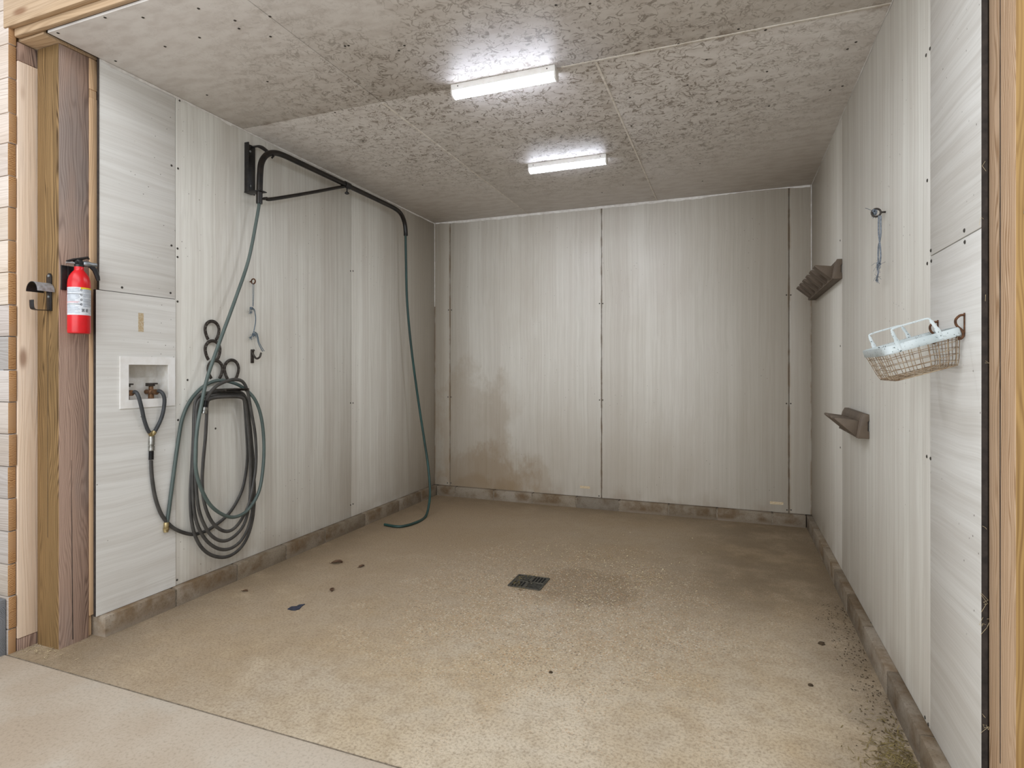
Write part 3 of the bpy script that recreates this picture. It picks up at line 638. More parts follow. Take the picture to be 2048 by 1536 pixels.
bm = new(); box(bm, -.192, W+3.2, 1.603, 1.627, 2.756, 2.93, .008); box(bm, -.4, -.03, 1.629, 1.86, 2.749, 2.95, .002); strip('trim_10', bm, M['header'])
# joint filler in the floor joint
bm = new(); box(bm, -1, W+1, 1.577, 1.586, -.1, -.0015); strip('trim_11', bm, M['mortar'])

# ================================================================== THINGS
# ---- ceiling lights
def ceiling_light(x0, x1, y0, label):
    root = empty('ceiling_light', ((x0+x1)/2, y0+.035, H), label, 'light', 'strip lights on the ceiling')
    b = new(); prism(b, [(y0, H), (y0+.07, H), (y0+.066, H-.03), (y0+.004, H-.03)], 'x', x0, x1, .0015); obj('housing', b, M['white'], root)
    b = new(); n = 10; poly = []
    for k in range(n+1):
        a = math.pi*k/n; poly.append((y0+.035-.029*math.cos(a), H-.0295-.032*math.sin(a)**.7))
    prism(b, poly, 'x', x0+.008, x1-.008); obj('diffuser', b, M['led'], root, 'glowing white diffuser')
    for xa, xb in ((x0-.0015, x0+.0075), (x1-.0075, x1+.0015)):
        b = new(); prism(b, [(y0+.035-.032*math.cos(math.pi*k/n), H-.0285-.0345*math.sin(math.pi*k/n)**.7) for k in range(n+1)], 'x', xa, xb, .001); obj('end_cap', b, M['white'], root)
    for xs in (x0+.04, x1-.04):
        b = new(); lathe(b, [(.003, -.001), (.0035, .001), (.002, .002)], (xs, y0+.0015, H-.013), (0, -1, 0), 8); obj('screw', b, M['screw'], root)
ceiling_light(1.445, 2.008, 2.672, 'white strip light glowing on the ceiling nearer the stall opening')
ceiling_light(1.438, 2.005, 3.905, 'white strip light glowing on the ceiling nearer the back wall')

# ---- fire extinguisher
ex, ey = .020, 1.746
root = empty('fire_extinguisher', (ex, ey, 1.43), 'red fire extinguisher with a black valve hung on the left timber post', 'fire extinguisher')
b = new(); R0 = .0440
lathe(b, [(R0*.86, 1.432), (R0*.96, 1.434), (R0, 1.442), (R0, 1.655), (R0*.97, 1.672), (R0*.86, 1.692), (R0*.66, 1.708), (.022, 1.717), (.0185, 1.722), (.0185, 1.737), (.016, 1.739)], (ex, ey, 0), seg=40)
obj('cylinder', b, M['red'], root, 'red painted cylinder')
b = new(); lathe(b, [(.0185, 1.736), (.0185, 1.748), (.014, 1.751), (.014, 1.768), (.009, 1.771)], (ex, ey, 0), seg=20)
box(b, ex-.012, ex+.012, ey-.02, ey+.03, 1.749, 1.764, .003); valve = obj('valve', b, M['black'], root)
dirh = Vector((.35, .94, 0)).normalized()      # nozzle direction, away from the post and into the stall
def hx(s, z, side=0.0): p = Vector((ex, ey, 0))+dirh*s+Vector((-dirh.y, dirh.x, 0))*side; return (p.x, p.y, z)
b = new(); tube(b, [hx(.03, 1.752), hx(.045, 1.747), hx(.060, 1.73), hx(.070, 1.70), hx(.073, 1.683)], [.010, .011, .011, .010, .008], 8, flat=.6, up=(-dirh.y, dirh.x, 0)); obj('carry_handle', b, M['black'], root)
b = new(); tube(b, [hx(-.046, 1.757), hx(-.02, 1.768), hx(.01, 1.776), hx(.034, 1.785), hx(.037, 1.776)], [.008, .011, .012, .011, .008], 8, flat=.55, up=(0, 0, 1)); obj('squeeze_lever', b, M['black'], root)
b = new(); tube(b, [hx(-.048, 1.751), hx(-.03, 1.752), hx(.0, 1.752)], [.007, .009, .010], 8, flat=.6, up=(0, 0, 1)); obj('lower_lever', b, M['grey_top'], root)
b = new(); lathe(b, [(.011, .0), (.013, .004), (.013, .024), (.010, .028), (.009, .05), (.0075, .052)], hx(.016, 1.754), tuple(dirh), 16); obj('nozzle', b, M['galv'], root, 'pale grey nozzle')
b = new(); box(b, -.0355, -.027, ey-.045, ey+.03, 1.63, 1.742, .002); box(b, -.03, -.024, ey-.02, ey+.02, 1.68, 1.742, .002); obj('wall_bracket', b, M['black'], root)
# label wrapped round the front of the cylinder
def wrap(b, a0, a1, z0, z1, r, mi=0, n=12):
    prev = None
    for i in range(n+1):
        a = math.radians(a0+(a1-a0)*i/n); p = (ex+r*math.cos(a), ey+r*math.sin(a))
        cur = (b.verts.new((p[0], p[1], z0)), b.verts.new((p[0], p[1], z1)))
        if prev:
            f = b.faces.new((prev[0], cur[0], cur[1], prev[1])); f.material_index = mi
        prev = cur
A0, A1, AM = -108, 50, -24
b = new(); wrap(b, A0, A1, 1.515, 1.640, R0+.0004, 0, 24)
wrap(b, AM, A1, 1.632, 1.640, R0+.0008, 1, 12)
for z in (1.608, 1.562): wrap(b, A0+2, AM+3, z, z+.0022, R0+.0009, 2)
for k, z in enumerate([1.634-.0043*i for i in range(27)]):
    if abs(z-1.609) < .004 or abs(z-1.563) < .004: continue
    e = AM-4-random.choice((0, 0, 3, 9, 22)); wrap(b, A0+4, e, z, z+.0016, R0+.0008, 4 if 1.567 < z < 1.578 else 3)
for z in (1.623, 1.601, 1.579, 1.558):
    for (a0, a1, q0, q1) in ((AM-1, AM+7, 0, .0015), (AM-1, AM+7, .0075, .009), (AM-1, AM+1, 0, .009), (AM+5, AM+7, 0, .009)): wrap(b, a0, a1, z+q0, z+q1, R0+.001, 2, 4)
    for q in (0, .0045, -.0045, -.009): wrap(b, AM+11, A1-3-random.choice((0, 6, 14)), z+.004+q, z+.0058+q, R0+.0008, 3)
for a in (AM+5, AM+25):
    for (a0, a1, q0, q1) in ((0, 13, 0, .0015), (0, 13, .0125, .014), (0, 2, 0, .014), (11, 13, 0, .014), (4, 8, .003, .011), (6, 9, .008, .0095)): wrap(b, a+a0, a+a1, 1.529+q0, 1.529+q1, R0+.001, 2, 4)
obj('label', b, [M['paper'], M['yellow'], M['ink'], M['ink_soft'], M['ink_red']], root, 'white instruction label with small print and black pictograms')

# ---- steel catch on the left post
root = empty('door_catch', (-.096, 1.694, 1.54), 'black steel door catch with a hooded top screwed to the left post', 'catch')
b = new(); n = 12
poly = [(-.113, 1.535), (-.079, 1.535), (-.079, 1.69)]+[(-.096+.017*math.cos(math.pi*k/n), 1.69+.017*math.sin(math.pi*k/n)) for k in range(n+1)]+[(-.113, 1.69)]
prism(b, poly, 'y', 1.6885, 1.6938, .001); st = obj('back_strap', b, M['black'], root)
for z in (1.694, 1.60): b = new(); lathe(b, [(.007, 0), (.006, .003), (.003, .004)], (-.096, 1.6886, z), (0, -1, 0), 10); obj('bolt', b, M['galv'], st)
b = new(); n = 16; outer = [(-.096+.040*math.cos(math.pi*k/n), 1.618+.043*math.sin(math.pi*k/n)) for k in range(n+1)]; inner = [(-.096+.037*math.cos(math.pi*k/n), 1.618+.040*math.sin(math.pi*k/n)) for k in range(n+1)]
prism(b, outer+inner[::-1], 'y', 1.62, 1.690)
b.normal_update()
for f in b.faces:
    c_ = f.calc_center_median(); rad = Vector((c_.x+.096, 0, c_.z-1.618))
    f.material_index = 1 if rad.normalized().dot(f.normal) > .5 else 0
obj('hood', b, [M['black'], M['grey_top']], root, 'rounded hood, dusty grey on top')
b = new(); tube(b, spline([(-.096, 1.6885, 1.538), (-.096, 1.66, 1.536), (-.096, 1.632, 1.536), (-.096, 1.622, 1.545), (-.096, 1.620, 1.578)], 5), .0165, 10, flat=.12, up=(0, .7, .7)); obj('lower_hook', b, M['black'], root)

# ---- bracket on the front of the right post and one on the siding
root = empty('strap_bracket', (3.50, 1.667, 1.66), 'grey steel bracket half cut off by the right edge, on the right post', 'bracket')
b = new(); n = 12; cx_, cz_ = 3.500, 1.632
o_ = [(cx_+.06*math.cos(math.pi*k/n), cz_+.06*math.sin(math.pi*k/n)) for k in range(n+1)]; i_ = [(cx_+.056*math.cos(math.pi*k/n), cz_+.056*math.sin(math.pi*k/n)) for k in range(n+1)]
prism(b, o_+i_[::-1], 'y', 1.575, 1.666, 0); obj('hood', b, M['grey_top'], root)
b = new(); box(b, 3.485, 3.515, 1.662, 1.6678, 1.53, 1.72, .001); obj('back_strap', b, M['black'], root)
b = new(); box(b, -.170, -.118, 1.5715, 1.5778, 2.94, 3.05, .002)
tag(obj('bracket_plate', b, M['navy'], loc=(-.145, 1.5775, 2.94)), 'dark blue-grey metal plate cut off by the top edge, on the header boards', 'bracket')

# ---- recessed outlet box with two taps
root = empty('outlet_box', (.003, 2.09, 1.073), 'white recessed water outlet box set in the left wall', 'outlet box')
b = new(); y0, y1, z0, z1 = 1.943, 2.241, 1.074, 1.333
iy0, iy1, iz0, iz1 = 1.986, 2.201, 1.116, 1.292
for a in ((.0035, .009, y0, iy0, z0, z1), (.0035, .009, iy1, y1, z0, z1), (.0035, .009, iy0, iy1, z0, iz0), (.0035, .009, iy0, iy1, iz1, z1)): box(b, *a, bev=.0)
fr = obj('frame', b, M['white'], root)
b = new(); d = -.078
for a in ((d, .004, iy0-.003, iy0, iz0, iz1), (d, .004, iy1, iy1+.003, iz0, iz1), (d, .004, iy0, iy1, iz0-.003, iz0), (d, .004, iy0, iy1, iz1, iz1+.003), (d-.003, d, iy0-.003, iy1+.003, iz0-.003, iz1+.003), (d, d+.006, iy0, iy1, iz0, iz0+.11)): box(b, *a)
obj('recess', b, M['dirtywhite'], root)
for y in (2.004, 2.136):
    b = new(); lathe(b, [(.012, 0), (.012, .03), (.017, .032), (.017, .046), (.012, .05), (.012, .062), (.0145, .064), (.0145, .078)], (d+.006, y, 1.150), 'x', 16); lathe(b, [(.011, 0), (.011, .03), (.007, .034), (.007, .04)], (-.035, y, 1.15), 'z', 12); lathe(b, [(.014, 0), (.014, .034)], (-.035, y, iz0), 'z', 12)
    v = obj('valve', b, M['oldbrass'], root, 'corroded brass tap')
    b = new(); box(b, -.046, -.022, y-.024, y+.03, 1.189, 1.197, .002); box(b, -.046, -.022, y-.024, y+.014, 1.180, 1.190, .002); obj('handle', b, M['iron'], v)

# ---- Y of short hoses feeding one connector
root = empty('hose_splitter', DATA['ycon'][2], 'pair of short dark hoses joined in a Y below the white outlet box', 'hose')
for k in ('yl', 'yr'):
    b = new(); tube(b, spline(DATA[k], 6), .0093, 12); obj('short_hose', b, M['rubber_dk'], root)
b = new(); c = DATA['ycon']
tube(b, [c[0], tuple((Vector(c[0])+Vector(c[2]))/2), c[2]], [.010, .010, .008], 10); tube(b, [c[1], tuple((Vector(c[1])+Vector(c[2]))/2), c[2]], [.012, .012, .008], 10); tube(b, [c[2], c[3]], .011, 10)
obj('y_fitting', b, M['brass'], root, 'pale brass Y fitting')

# ---- black hose: fed from the Y and coiled on the hanger
pts = spline(DATA['coil'], 5)
root = empty('coiled_hose', DATA['coil'][0], 'dark grey flat water hose coiled in long loops on the horseshoe hanger', 'hose')
b = new(); tube(b, pts, .0098, 12, flat=.72, up=(1, 0, 0)); obj('hose', b, M['rubber'], root)
a = Vector(DATA['supply_top'][0]); e = Vector(DATA['supply_top'][1]); dv = (e-a).normalized(); Lh = (e-a).length
def collar(b, start, dv, prof, mi=0): lathe(b, prof, start, tuple(dv), 18, mi)
b = new(); collar(b, a, dv, [(.012, 0), (.0145, .001), (.0145, Lh*.36), (.0125, Lh*.37), (.0125, Lh*.40), (.0145, Lh*.41), (.0145, Lh*.58), (.012, Lh*.6)]); obj('coupling', b, M['chrome'], root, 'grey metal coupling under the Y fitting')
b = new(); prof = []
for k in range(12): prof += [(.0098, Lh*(.58+.032*k)), (.0118, Lh*(.588+.032*k)), (.0118, Lh*(.604+.032*k)), (.0098, Lh*(.612+.032*k))]
collar(b, a, dv, prof); obj('strain_relief', b, M['black'], root)
a, e = [Vector(p) for p in DATA['coil_end']]; dv = (e-a).normalized(); Lh = (e-a).length
b = new(); prof = []
for k in range(9): prof += [(.0105, Lh*(-.45+.085*k)), (.0135, Lh*(-.43+.085*k)), (.0135, Lh*(-.39+.085*k)), (.0105, Lh*(-.37+.085*k))]
collar(b, a, dv, prof); obj('strain_relief', b, M['black'], root)
b = new(); collar(b, a, dv, [(.014, Lh*.3), (.0165, Lh*.32), (.0165, Lh*.62), (.0145, Lh*.64), (.0145, Lh*.72), (.0165, Lh*.74), (.0165, Lh*.98), (.012, Lh), (.010, Lh*.9)]); obj('end_coupling', b, M['chrome'], root, 'pale threaded coupling at the hose end')

# ---- green hose from the boom, looped over the hanger
root = empty('garden_hose', DATA['green'][0], 'grey-green garden hose dropping from the boom and looped over the coiled hose, brass end hanging', 'hose')
b = new(); tube(b, spline(DATA['green'], 8), .0098, 12); obj('hose', b, M['green'], root)
a, e = [Vector(p) for p in DATA['green_end']]; dv = (e-a).normalized(); Lh = (e-a).length
b = new(); collar(b, a, dv, [(.011, -.004), (.0125, 0), (.0125, Lh*.5), (.0145, Lh*.52), (.0145, Lh*.78), (.0115, Lh*.8), (.0115, Lh), (.009, Lh)]); obj('brass_coupling', b, M['brass'], root)
# tail of hose from the far end of the boom to the floor
root = empty('garden_hose', DATA['tail'][0], 'dark green garden hose hanging from the far boom end and curling onto the floor', 'hose')
b = new(); pts = spline(DATA['tail'], 8)
tube(b, pts, .0105, 12); obj('hose', b, M['green_dk'], root)

# ---- horseshoe hanger
root = empty('hose_hanger', (0, 2.54, 1.2), 'hose hanger welded from four dark horseshoes on the left wall', 'hanger')
for k, (cy, hw, zt, zb) in enumerate(DATA['shoes']):
    b = new(); xs = .018; hh = (zt-zb); pts = []
    hw2 = hw-.008
    for q in range(25):
        a = math.radians(-52+284*q/24)
        rr = 1.0
        y = cy+hw2*math.cos(a)*(1.0 if math.sin(a) > 0 else 1.0-.10*(-math.sin(a)))
        z = zt-.009-(hh-.014)*.46 + (hh-.014)*(.46 if math.sin(a) > 0 else .685)*math.sin(a)
        pts.append((xs, y, z))
    tube(b, pts, .0098, 10, flat=.55, up=(1, 0, 0))
    for q in (2, 4, 6, 8, 16, 18, 20, 22):
        p = pts[q]; lathe(b, [(.0018, -.002), (.0018, .0062), (.001, .0066)], p, 'x', 6, 1)
    obj('horseshoe', b, [M['iron'], M['nail']], root)
for y in (2.475, 2.64):
    b = new(); tube(b, spline([(.004, y, 1.150), (.05, y, 1.146), (.09, y, 1.146), (.115, y, 1.149)], 5), .006, 8); obj('arm', b, M['iron'], root)
b = new(); box(b, .004, .115, 2.47, 2.645, 1.152, 1.155, .001); obj('cradle', b, M['iron'], root)

# ---- swinging hose boom
px, py = .1, 2.742
root = empty('hose_boom', (0, 2.75, 2.36), 'black steel swing boom with a wall bracket carrying the green hose under the ceiling', 'boom')
b = new(); box(b, .001, .007, 2.722, 2.80, 2.362, 2.668, .001); box(b, .001, .034, 2.719, 2.725, 2.362, 2.668, .001); pl = obj('wall_bracket', b, M['black'], root)
for z in (2.41, 2.625): b = new(); lathe(b, [(.008, 0), (.008, .004), (.004, .006)], (.007, 2.757, z), 'x', 6); obj('bolt', b, M['galv'], pl)
b = new(); box(b, .002, .128, 2.715, 2.772, 2.357, 2.363, .001); obj('lower_tab', b, M['black'], root)
b = new(); pts = spline([(.004, 2.785, 2.664), (.045, 2.79, 2.664), (.075, 2.80, 2.648), (.1, 2.825, 2.622)], 6); tube(b, pts, .02, 10, flat=.3, up=(.3, -.5, .8)); lathe(b, [(.006, -.008), (.006, .016)], (.112, 2.835, 2.602), (0, .5, .6), 10); obj('upper_tab', b, M['black'], root)
b = new(); path = spline([(.1, 2.738, 2.285), (.1, 2.74, 2.36), (.1, 2.745, 2.47), (.1, 2.757, 2.545), (.1, 2.795, 2.602), (.1, 2.85, 2.636), (.1, 2.93, 2.652), (.1, 3.1, 2.654), (.1, 3.6, 2.655), (.1, 4.1, 2.655), (.1, 4.27, 2.651), (.1, 4.36, 2.628), (.1, 4.415, 2.57), (.1, 4.435, 2.50), (.1, 4.437, 2.455)], 7)
tube(b, path, .0185, 14); obj('pipe', b, M['black_worn'], root)
b = new(); tube(b, spline([(.1, 2.757, 2.317), (.1, 2.79, 2.331), (.1, 2.85, 2.345), (.1, 3.2, 2.485), (.1, 3.52, 2.618), (.1, 3.575, 2.638)], 5), [.006]*3+[.009]*3+[.0115]*17+[.008]*3, 10); obj('brace', b, M['black_worn'], root)
b = new(); lathe(b, [(.0235, -.03), (.0235, .03)], (.1, 3.60, 2.655), 'y', 16); tube(b, [(.1, 3.60, 2.635), (.1, 3.60, 2.602)], .005, 8); lathe(b, [(.006, 0), (.016, .004), (.018, .01), (.012, .018)], (.1, 3.6, 2.586), 'z', 8); obj('clamp_knob', b, M['black'], root)

# ---- screw eyes and twine, hook on the left wall
def eye(name, p0, p1, r, n_, mat, label):
    root = empty(name, p0, label, 'eye bolt')
    b = new(); c = Vector(p1); sgn = 1 if n_[0] > 0 else -1
    pts = [(c.x+sgn*(-r*math.cos(2*math.pi*k/20)), c.y, c.z+r*math.sin(2*math.pi*k/20)) for k in range(20)]
    tube(b, pts, .004, 8, closed=True); ring = obj('eye', b, mat, root)
    b = new(); tube(b, [p0, (c.x-sgn*r, c.y, c.z)], .0042, 8); obj('shank', b, mat, root)
eye('screw_eye', (0.0, 2.765, 1.815), (.03, 2.761, 1.815), .0155, (1, 0, 0), M['rust'], 'small rusty screw eye in the left wall holding frayed blue twine')
eye('screw_eye', (W, 2.80, 1.928), (W-.034, 2.80, 1.928), .0165, (-1, 0, 0), M['iron'], 'large dark iron screw eye in the right wall holding grey-blue twine')
def tuft(b, c, n_, r, droop=.4, th=.0007):
    c = Vector(c)
    for k in range(n_):
        d = Vector((random.gauss(0, .35), random.gauss(0, 1), random.gauss(-droop, .8))); d.normalize()
        l = r*random.uniform(.5, 1.3); m_ = c+d*l*.5+Vector((0, random.gauss(0, .2), random.gauss(0, .2)))*l*.6
        tube(b, [c, m_, c+d*l+Vector((0, 0, -.2*l))], th, 4)
def knot(b, c, r):
    c = Vector(c); pts = [c+Vector((r*.8*math.cos(t*2.4), r*math.sin(t*1.7), r*math.cos(t*3.1))) for t in [i*.35 for i in range(20)]]
    tube(b, spline(pts, 3), r*.42, 6)
root = empty('baling_twine', DATA['twl'][0][0], 'knotted frayed blue baling twine hanging on the left wall above the iron hook', 'twine')
b = new()
for k, P in enumerate(DATA['twl']): tube(b, spline(P, 5), .0016 if k < 2 else .003, 6)
P = DATA['twl'][3]; tube(b, spline([tuple(Vector(p)+Vector((.002, .003*i, .002))) for i, p in enumerate(P[1:])], 4), .0022, 6)
obj('cord', b, M['twine'], root)
K = DATA['twlk']
for i, (rad, n_, ln) in enumerate(((.007, 26, .018), (.0075, 40, .024))):
    b = new(); knot(b, K[i], rad); tuft(b, K[i], n_, ln); tuft(b, K[2] if i else K[3], 26, .014, .6)
    if i: tube(b, spline([K[1], tuple((Vector(K[1])+Vector(K[2]))/2), K[2]], 3), .003, 6)
    obj('knot', b, M['twine'], root, 'frayed knot')
root = empty('baling_twine', DATA['twr'][0][0], 'doubled grey-blue baling twine with a frayed end hanging on the right wall', 'twine')
b = new()
for k, P in enumerate(DATA['twr']): tube(b, spline(P, 5), .0031 if k < 3 else .0013, 6)
obj('cord', b, M['twine_grey'], root)
for i, (rad, n_, ln) in enumerate(((.006, 30, .026), (.008, 34, .02))):
    b = new(); knot(b, DATA['twrk'][i], rad); tuft(b, DATA['twrk'][i], n_, ln, .3)
    if i == 0: tuft(b, DATA['twrk'][2], 26, .02, .9)
    obj('knot', b, M['twine_grey'], root, 'frayed knot')
root = empty('wall_hook', DATA['hookl'][0], 'dark iron J hook on the left wall below the blue twine', 'hook')
h = DATA['hookl']
b = new(); box(b, .0005, .007, h[0][1]-.012, h[0][1]+.012, h[1][2], h[0][2], .003); tube(b, [(.006, h[0][1], h[0][2]-.01), (.018, h[0][1], h[0][2]-.004)], .007, 8); obj('back_plate', b, M['iron'], root)
b = new(); y = h[0][1]; tube(b, spline([(.004, y, h[0][2]-.022)]+[(p[0], y+.002*i, p[2]) for i, p in enumerate(h[3:])], 5), .0062, 8); obj('prong', b, M['iron'], root)

# ---- brown plastic racks on the right wall
def rack(y0, y1, zt, fins, label):
    root = empty('hanging_rack', (W, y0, zt-.115), label, 'rack', 'brown racks on the right wall')
    hgt = .115
    def P(p, z): return (W-p, zt+z)
    b = new(); prism(b, [P(.0005, 0), P(.024, 0), P(.034, -.02), P(.04, -.05), P(.05, -.112), P(.045, -hgt), P(.0005, -hgt), P(.0005, -.082), P(.008, -.076), P(.008, -.038), P(.0005, -.03)], 'y', y0, y1, .002); obj('back_rail', b, M['brownplastic'], root)
    for yy in (y0+.006, y1-.018):
        b = new(); prism(b, [P(.004, .0015), P(.026, .0015), P(.037, -.02), P(.0435, -.05), P(.053, -.113), P(.004, -.113)], 'y', yy, yy+.012, .002); obj('end_rib', b, M['brownplastic'], root)
    for (a, c) in fins:
        b = new(); prism(b, [P(.035, -.034), P(.134, -.021), P(.139, -.024), P(.139, -.030), P(.132, -.036), P(.05, -.108), P(.045, -.108)], 'y', a, c, .0025); obj('prong', b, M['brownplastic'], root)
rack(3.80, 4.93, 1.911, [(3.84+.188*k, 3.84+.188*k+.085) for k in range(6)], 'long brown plastic rack with six tapered prongs, high on the right wall near the corner')
rack(3.10, 3.58, 1.058, [(3.13+.135*k, 3.13+.135*k+.07) for k in range(3)], 'short brown plastic rack with three tapered prongs, low on the right wall')

# ---- wire basket hung on two rusty hooks
root = empty('wire_basket', (W-.012, 2.06, 1.38), 'wire basket with a chipped pale blue rim and two handles hung on the right wall', 'basket')
hinge = Vector((W-.010, 0, 1.385)); ang = math.radians(-17)
Lx, Ly0, Ly1, Dp = .186, 1.92, 2.20, .102
def BP(u, v, w):
    """u 0..1 away from the wall, v 0..1 along the wall, w depth 0..1"""
    x = -Lx*u*(1-.2*w); z = -drop*u - Dp*w*(1-.12*u); y = Ly0+(Ly1-Ly0)*(v*(1-.26*w)+.06*w)
    return (W-.010+x, y, 1.384+z)
drop = .058
def rpath(w, rc=.12, n=4):
    P = []
    for (cu, cv, a0) in ((1-rc, 1-rc*.7, 0), (rc, 1-rc*.7, 90), (rc, rc*.7, 180), (1-rc, rc*.7, 270)):
        for k in range(n+1):
            a = math.radians(a0+90*k/n); P.append(BP(cu+rc*math.cos(a), cv+rc*.7*math.sin(a), w))
    return P
b = new(); nrm = Vector(BP(.5, .5, 0))-Vector(BP(.5, .5, 1)); nrm.normalize()
P0 = [Vector(p) for p in rpath(0)]; N = len(P0)
cen = sum(P0, Vector())/N
def ring(off, h): return [p+(p-cen).normalized()*off+nrm*h for p in P0]
rings = [[b.verts.new(q) for q in ring(o, h)] for o, h in ((-.0035, .004), (.002, .006), (.004, .003), (.003, -.016), (.0005, -.019), (-.002, -.016))]
for i in range(len(rings)):
    A, B_ = rings[i], rings[(i+1) % len(rings)]
    for k in range(N): b.faces.new((A[k], A[(k+1) % N], B_[(k+1) % N], B_[k]))
bmesh.ops.recalc_face_normals(b, faces=b.faces); obj('rim', b, M['blue_paint'], root, 'pale blue rim with chipped paint')
b = new()
jit = lambda: random.uniform(-.012, .012)
def wall_wire(u, v): return [BP(u, v, .1), BP(u+jit(), v+jit(), .45), BP(u+jit(), v+jit(), .75), BP(u, v, .94)]
nu, nv = 7, 8
for i in range(nv+1):       # across the basket
    v = i/nv; v = .04+.92*v
    pts = [BP(1, v, .08), BP(1+jit(), v+jit(), .5), BP(1, v+jit(), .88), BP(.93, v, .99), BP(.5, v+jit(), 1+.02*random.random()), BP(.07, v, .99), BP(0, v, .88), BP(0, v, .5), BP(0, v, .08)]
    tube(b, spline(pts, 4), .0011, 5)
for i in range(nu+1):       # along the basket
    u = .05+.9*i/nu
    pts = [BP(u, 0, .08), BP(u+jit(), 0, .5), BP(u, 0, .88), BP(u, .05, .99), BP(u+jit(), .35, 1.01), BP(u+jit(), .65, 1.0), BP(u, .95, .99), BP(u, 1, .88), BP(u, 1, .5), BP(u, 1, .08)]
    tube(b, spline(pts, 4), .0011, 5)
for w in (.30, .50, .68, .85):
    P = rpath(w); P = [Vector(p)+Vector((0, 0, random.uniform(-.002, .002))) for p in P]
    tube(b, P, .001, 5, closed=True)
tube(b, rpath(.99), .0016, 6, closed=True)
obj('wire_mesh', b, M['wire'], root, 'rust flecked wire mesh')
for v in (0.0, 1.0):
    b = new(); hh = .052; lean = .0
    q = lambda u, h: tuple(Vector(BP(u, v, 0))+nrm*h+Vector((0, -.003 if v == 0 else .003, 0)))
    pts = [q(.80, -.014), q(.81, .015), q(.83, hh-.010), q(.80, hh), q(.5, hh+.001), q(.36, hh), q(.33, hh-.010), q(.29, .015), q(.27, -.014)]
    sp = spline(pts, 4); n_ = len(sp); rad = [.0065 if min(i, n_-1-i) < 5 else (.0045 if min(i, n_-1-i) < 9 else .0026) for i in range(n_)]
    tube(b, sp, rad, 8, flat=.22, up=(0, 1, 0)); obj('handle', b, M['blue_paint'], root)
for (p, lab) in zip(DATA['bhooks'], ('rusty bent hook on the right wall holding the near corner of the basket', 'rusty bent hook on the right wall holding the far corner of the basket')):
    root = empty('basket_hook', p, lab, 'hook', 'hooks holding the basket')
    x, y, z = p
    b = new(); tube(b, spline([(x-.001, y, z), (x-.012, y, z-.001), (x-.022, y, z-.013), (x-.020, y, z-.028), (x-.008, y, z-.042), (x-.004, y, z-.056), (x-.012, y, z-.066), (x-.02, y, z-.056)], 5), .0034, 8); obj('hook_wire', b, M['rust'], root)
    b = new(); tube(b, [(x-.002, y, z+.006), (x-.002, y, z-.05)], .0022, 6); obj('backing_wire', b, M['rust'], root)

# ---- tape remnants
def tape(p, du, dv, wall, label):
    b = new(); y, z = (p[1], p[2]); x = p[0]
    if wall == 'l': box(b, .0031, .0038, y-du/2, y+du/2, z-dv/2, z+dv/2)
    else: box(b, x-du/2, x+du/2, BK-.0008, BK-.0001, z-dv/2, z+dv/2)
    tag(obj('tape_strip', b, M['tape'], loc=(x, y, z)), label, 'tape', 'old tape marks on the boards')
tape((.0035, 2.053, 1.507), .028, .095, 'l', 'faded tan strip of tape upright on the left wall above the outlet box')
tape((1.555, BK, .184), .092, .022, 'b', 'brown strip of tape low in the middle of the back wall')
tape((3.155, BK, .172), .10, .022, 'b', 'faint tan strip of tape low on the back wall near its right corner')

# ---- floor drain
dc = Vector((1.684, 3.225, 0)); hs = .096
root = empty('floor_drain', (dc.x, dc.y, 0), 'square iron floor drain grate clogged with litter', 'drain')
b = new(); box(b, dc.x-hs, dc.x+hs, dc.y-hs, dc.y+hs, .0004, .0012); obj('drain_pit', b, M['pit'], root)
b = new()
for s in (-1, 1):
    box(b, dc.x-hs, dc.x+hs, dc.y+s*hs-.005, dc.y+s*hs+.005, .0006, .005, .001); box(b, dc.x+s*hs-.005, dc.x+s*hs+.005, dc.y-hs, dc.y+hs, .0006, .005, .001)
obj('frame', b, M['grate'], root)
b = new()
for sx in (-1, 1):
    for sy in (-1, 1):
        for blk in range(4):
            bx0 = dc.x+(sx*hs*.5)-hs*.5; by0 = dc.y+(sy*hs*.5)-hs*.5
        vert = (sx*sy > 0)
        for k in range(5):
            t = (k+.5)/5*hs
            if vert: box(b, bx0+t-.0035, bx0+t+.0035, by0+.003, by0+hs-.003, .0012, .0046, .0008)
            else: box(b, bx0+.003, bx0+hs-.003, by0+t-.003, by0+t+.003, .0012, .0046, .0008)
box(b, dc.x-.007, dc.x+.007, dc.y-hs, dc.y+hs, .0012, .005, .001); box(b, dc.x-hs, dc.x+hs, dc.y-.007, dc.y+.007, .0012, .005, .001)
obj('grate', b, M['grate'], root)

# ---- litter on the floor
def leaf(p, s, rot, label):
    b = new(); n, m_ = 9, 5; vs = []
    for i in range(n):
        t = i/(n-1); w = math.sin(math.pi*min(t*1.05, 1))**.7*(.34+.06*math.sin(9*t))
        row = []
        for j in range(m_):
            q = (j/(m_-1)-.5)*2; z = .18*abs(q)**1.5*(.6+.8*t)+.10*math.sin(3.2*t)+.02
            row.append(b.verts.new((s*(t-.5), s*q*w, s*z*.8+.001)))
        vs.append(row)
    for i in range(n-1):
        for j in range(m_-1): b.faces.new((vs[i][j], vs[i+1][j], vs[i+1][j+1], vs[i][j+1]))
    tube(b, [(-.5*s, 0, .02*s+.001), (-.75*s, .05*s, .004)], .0012, 5)
    bmesh.ops.rotate(b, verts=b.verts, cent=(0, 0, 0), matrix=Matrix.Rotation(rot, 3, 'Z')); bmesh.ops.translate(b, verts=b.verts, vec=Vector(p))
    tag(obj('dried_leaf', b, M['leaf'], loc=p), label, 'leaf', 'dried leaves on the floor')
L = DATA['leaf']
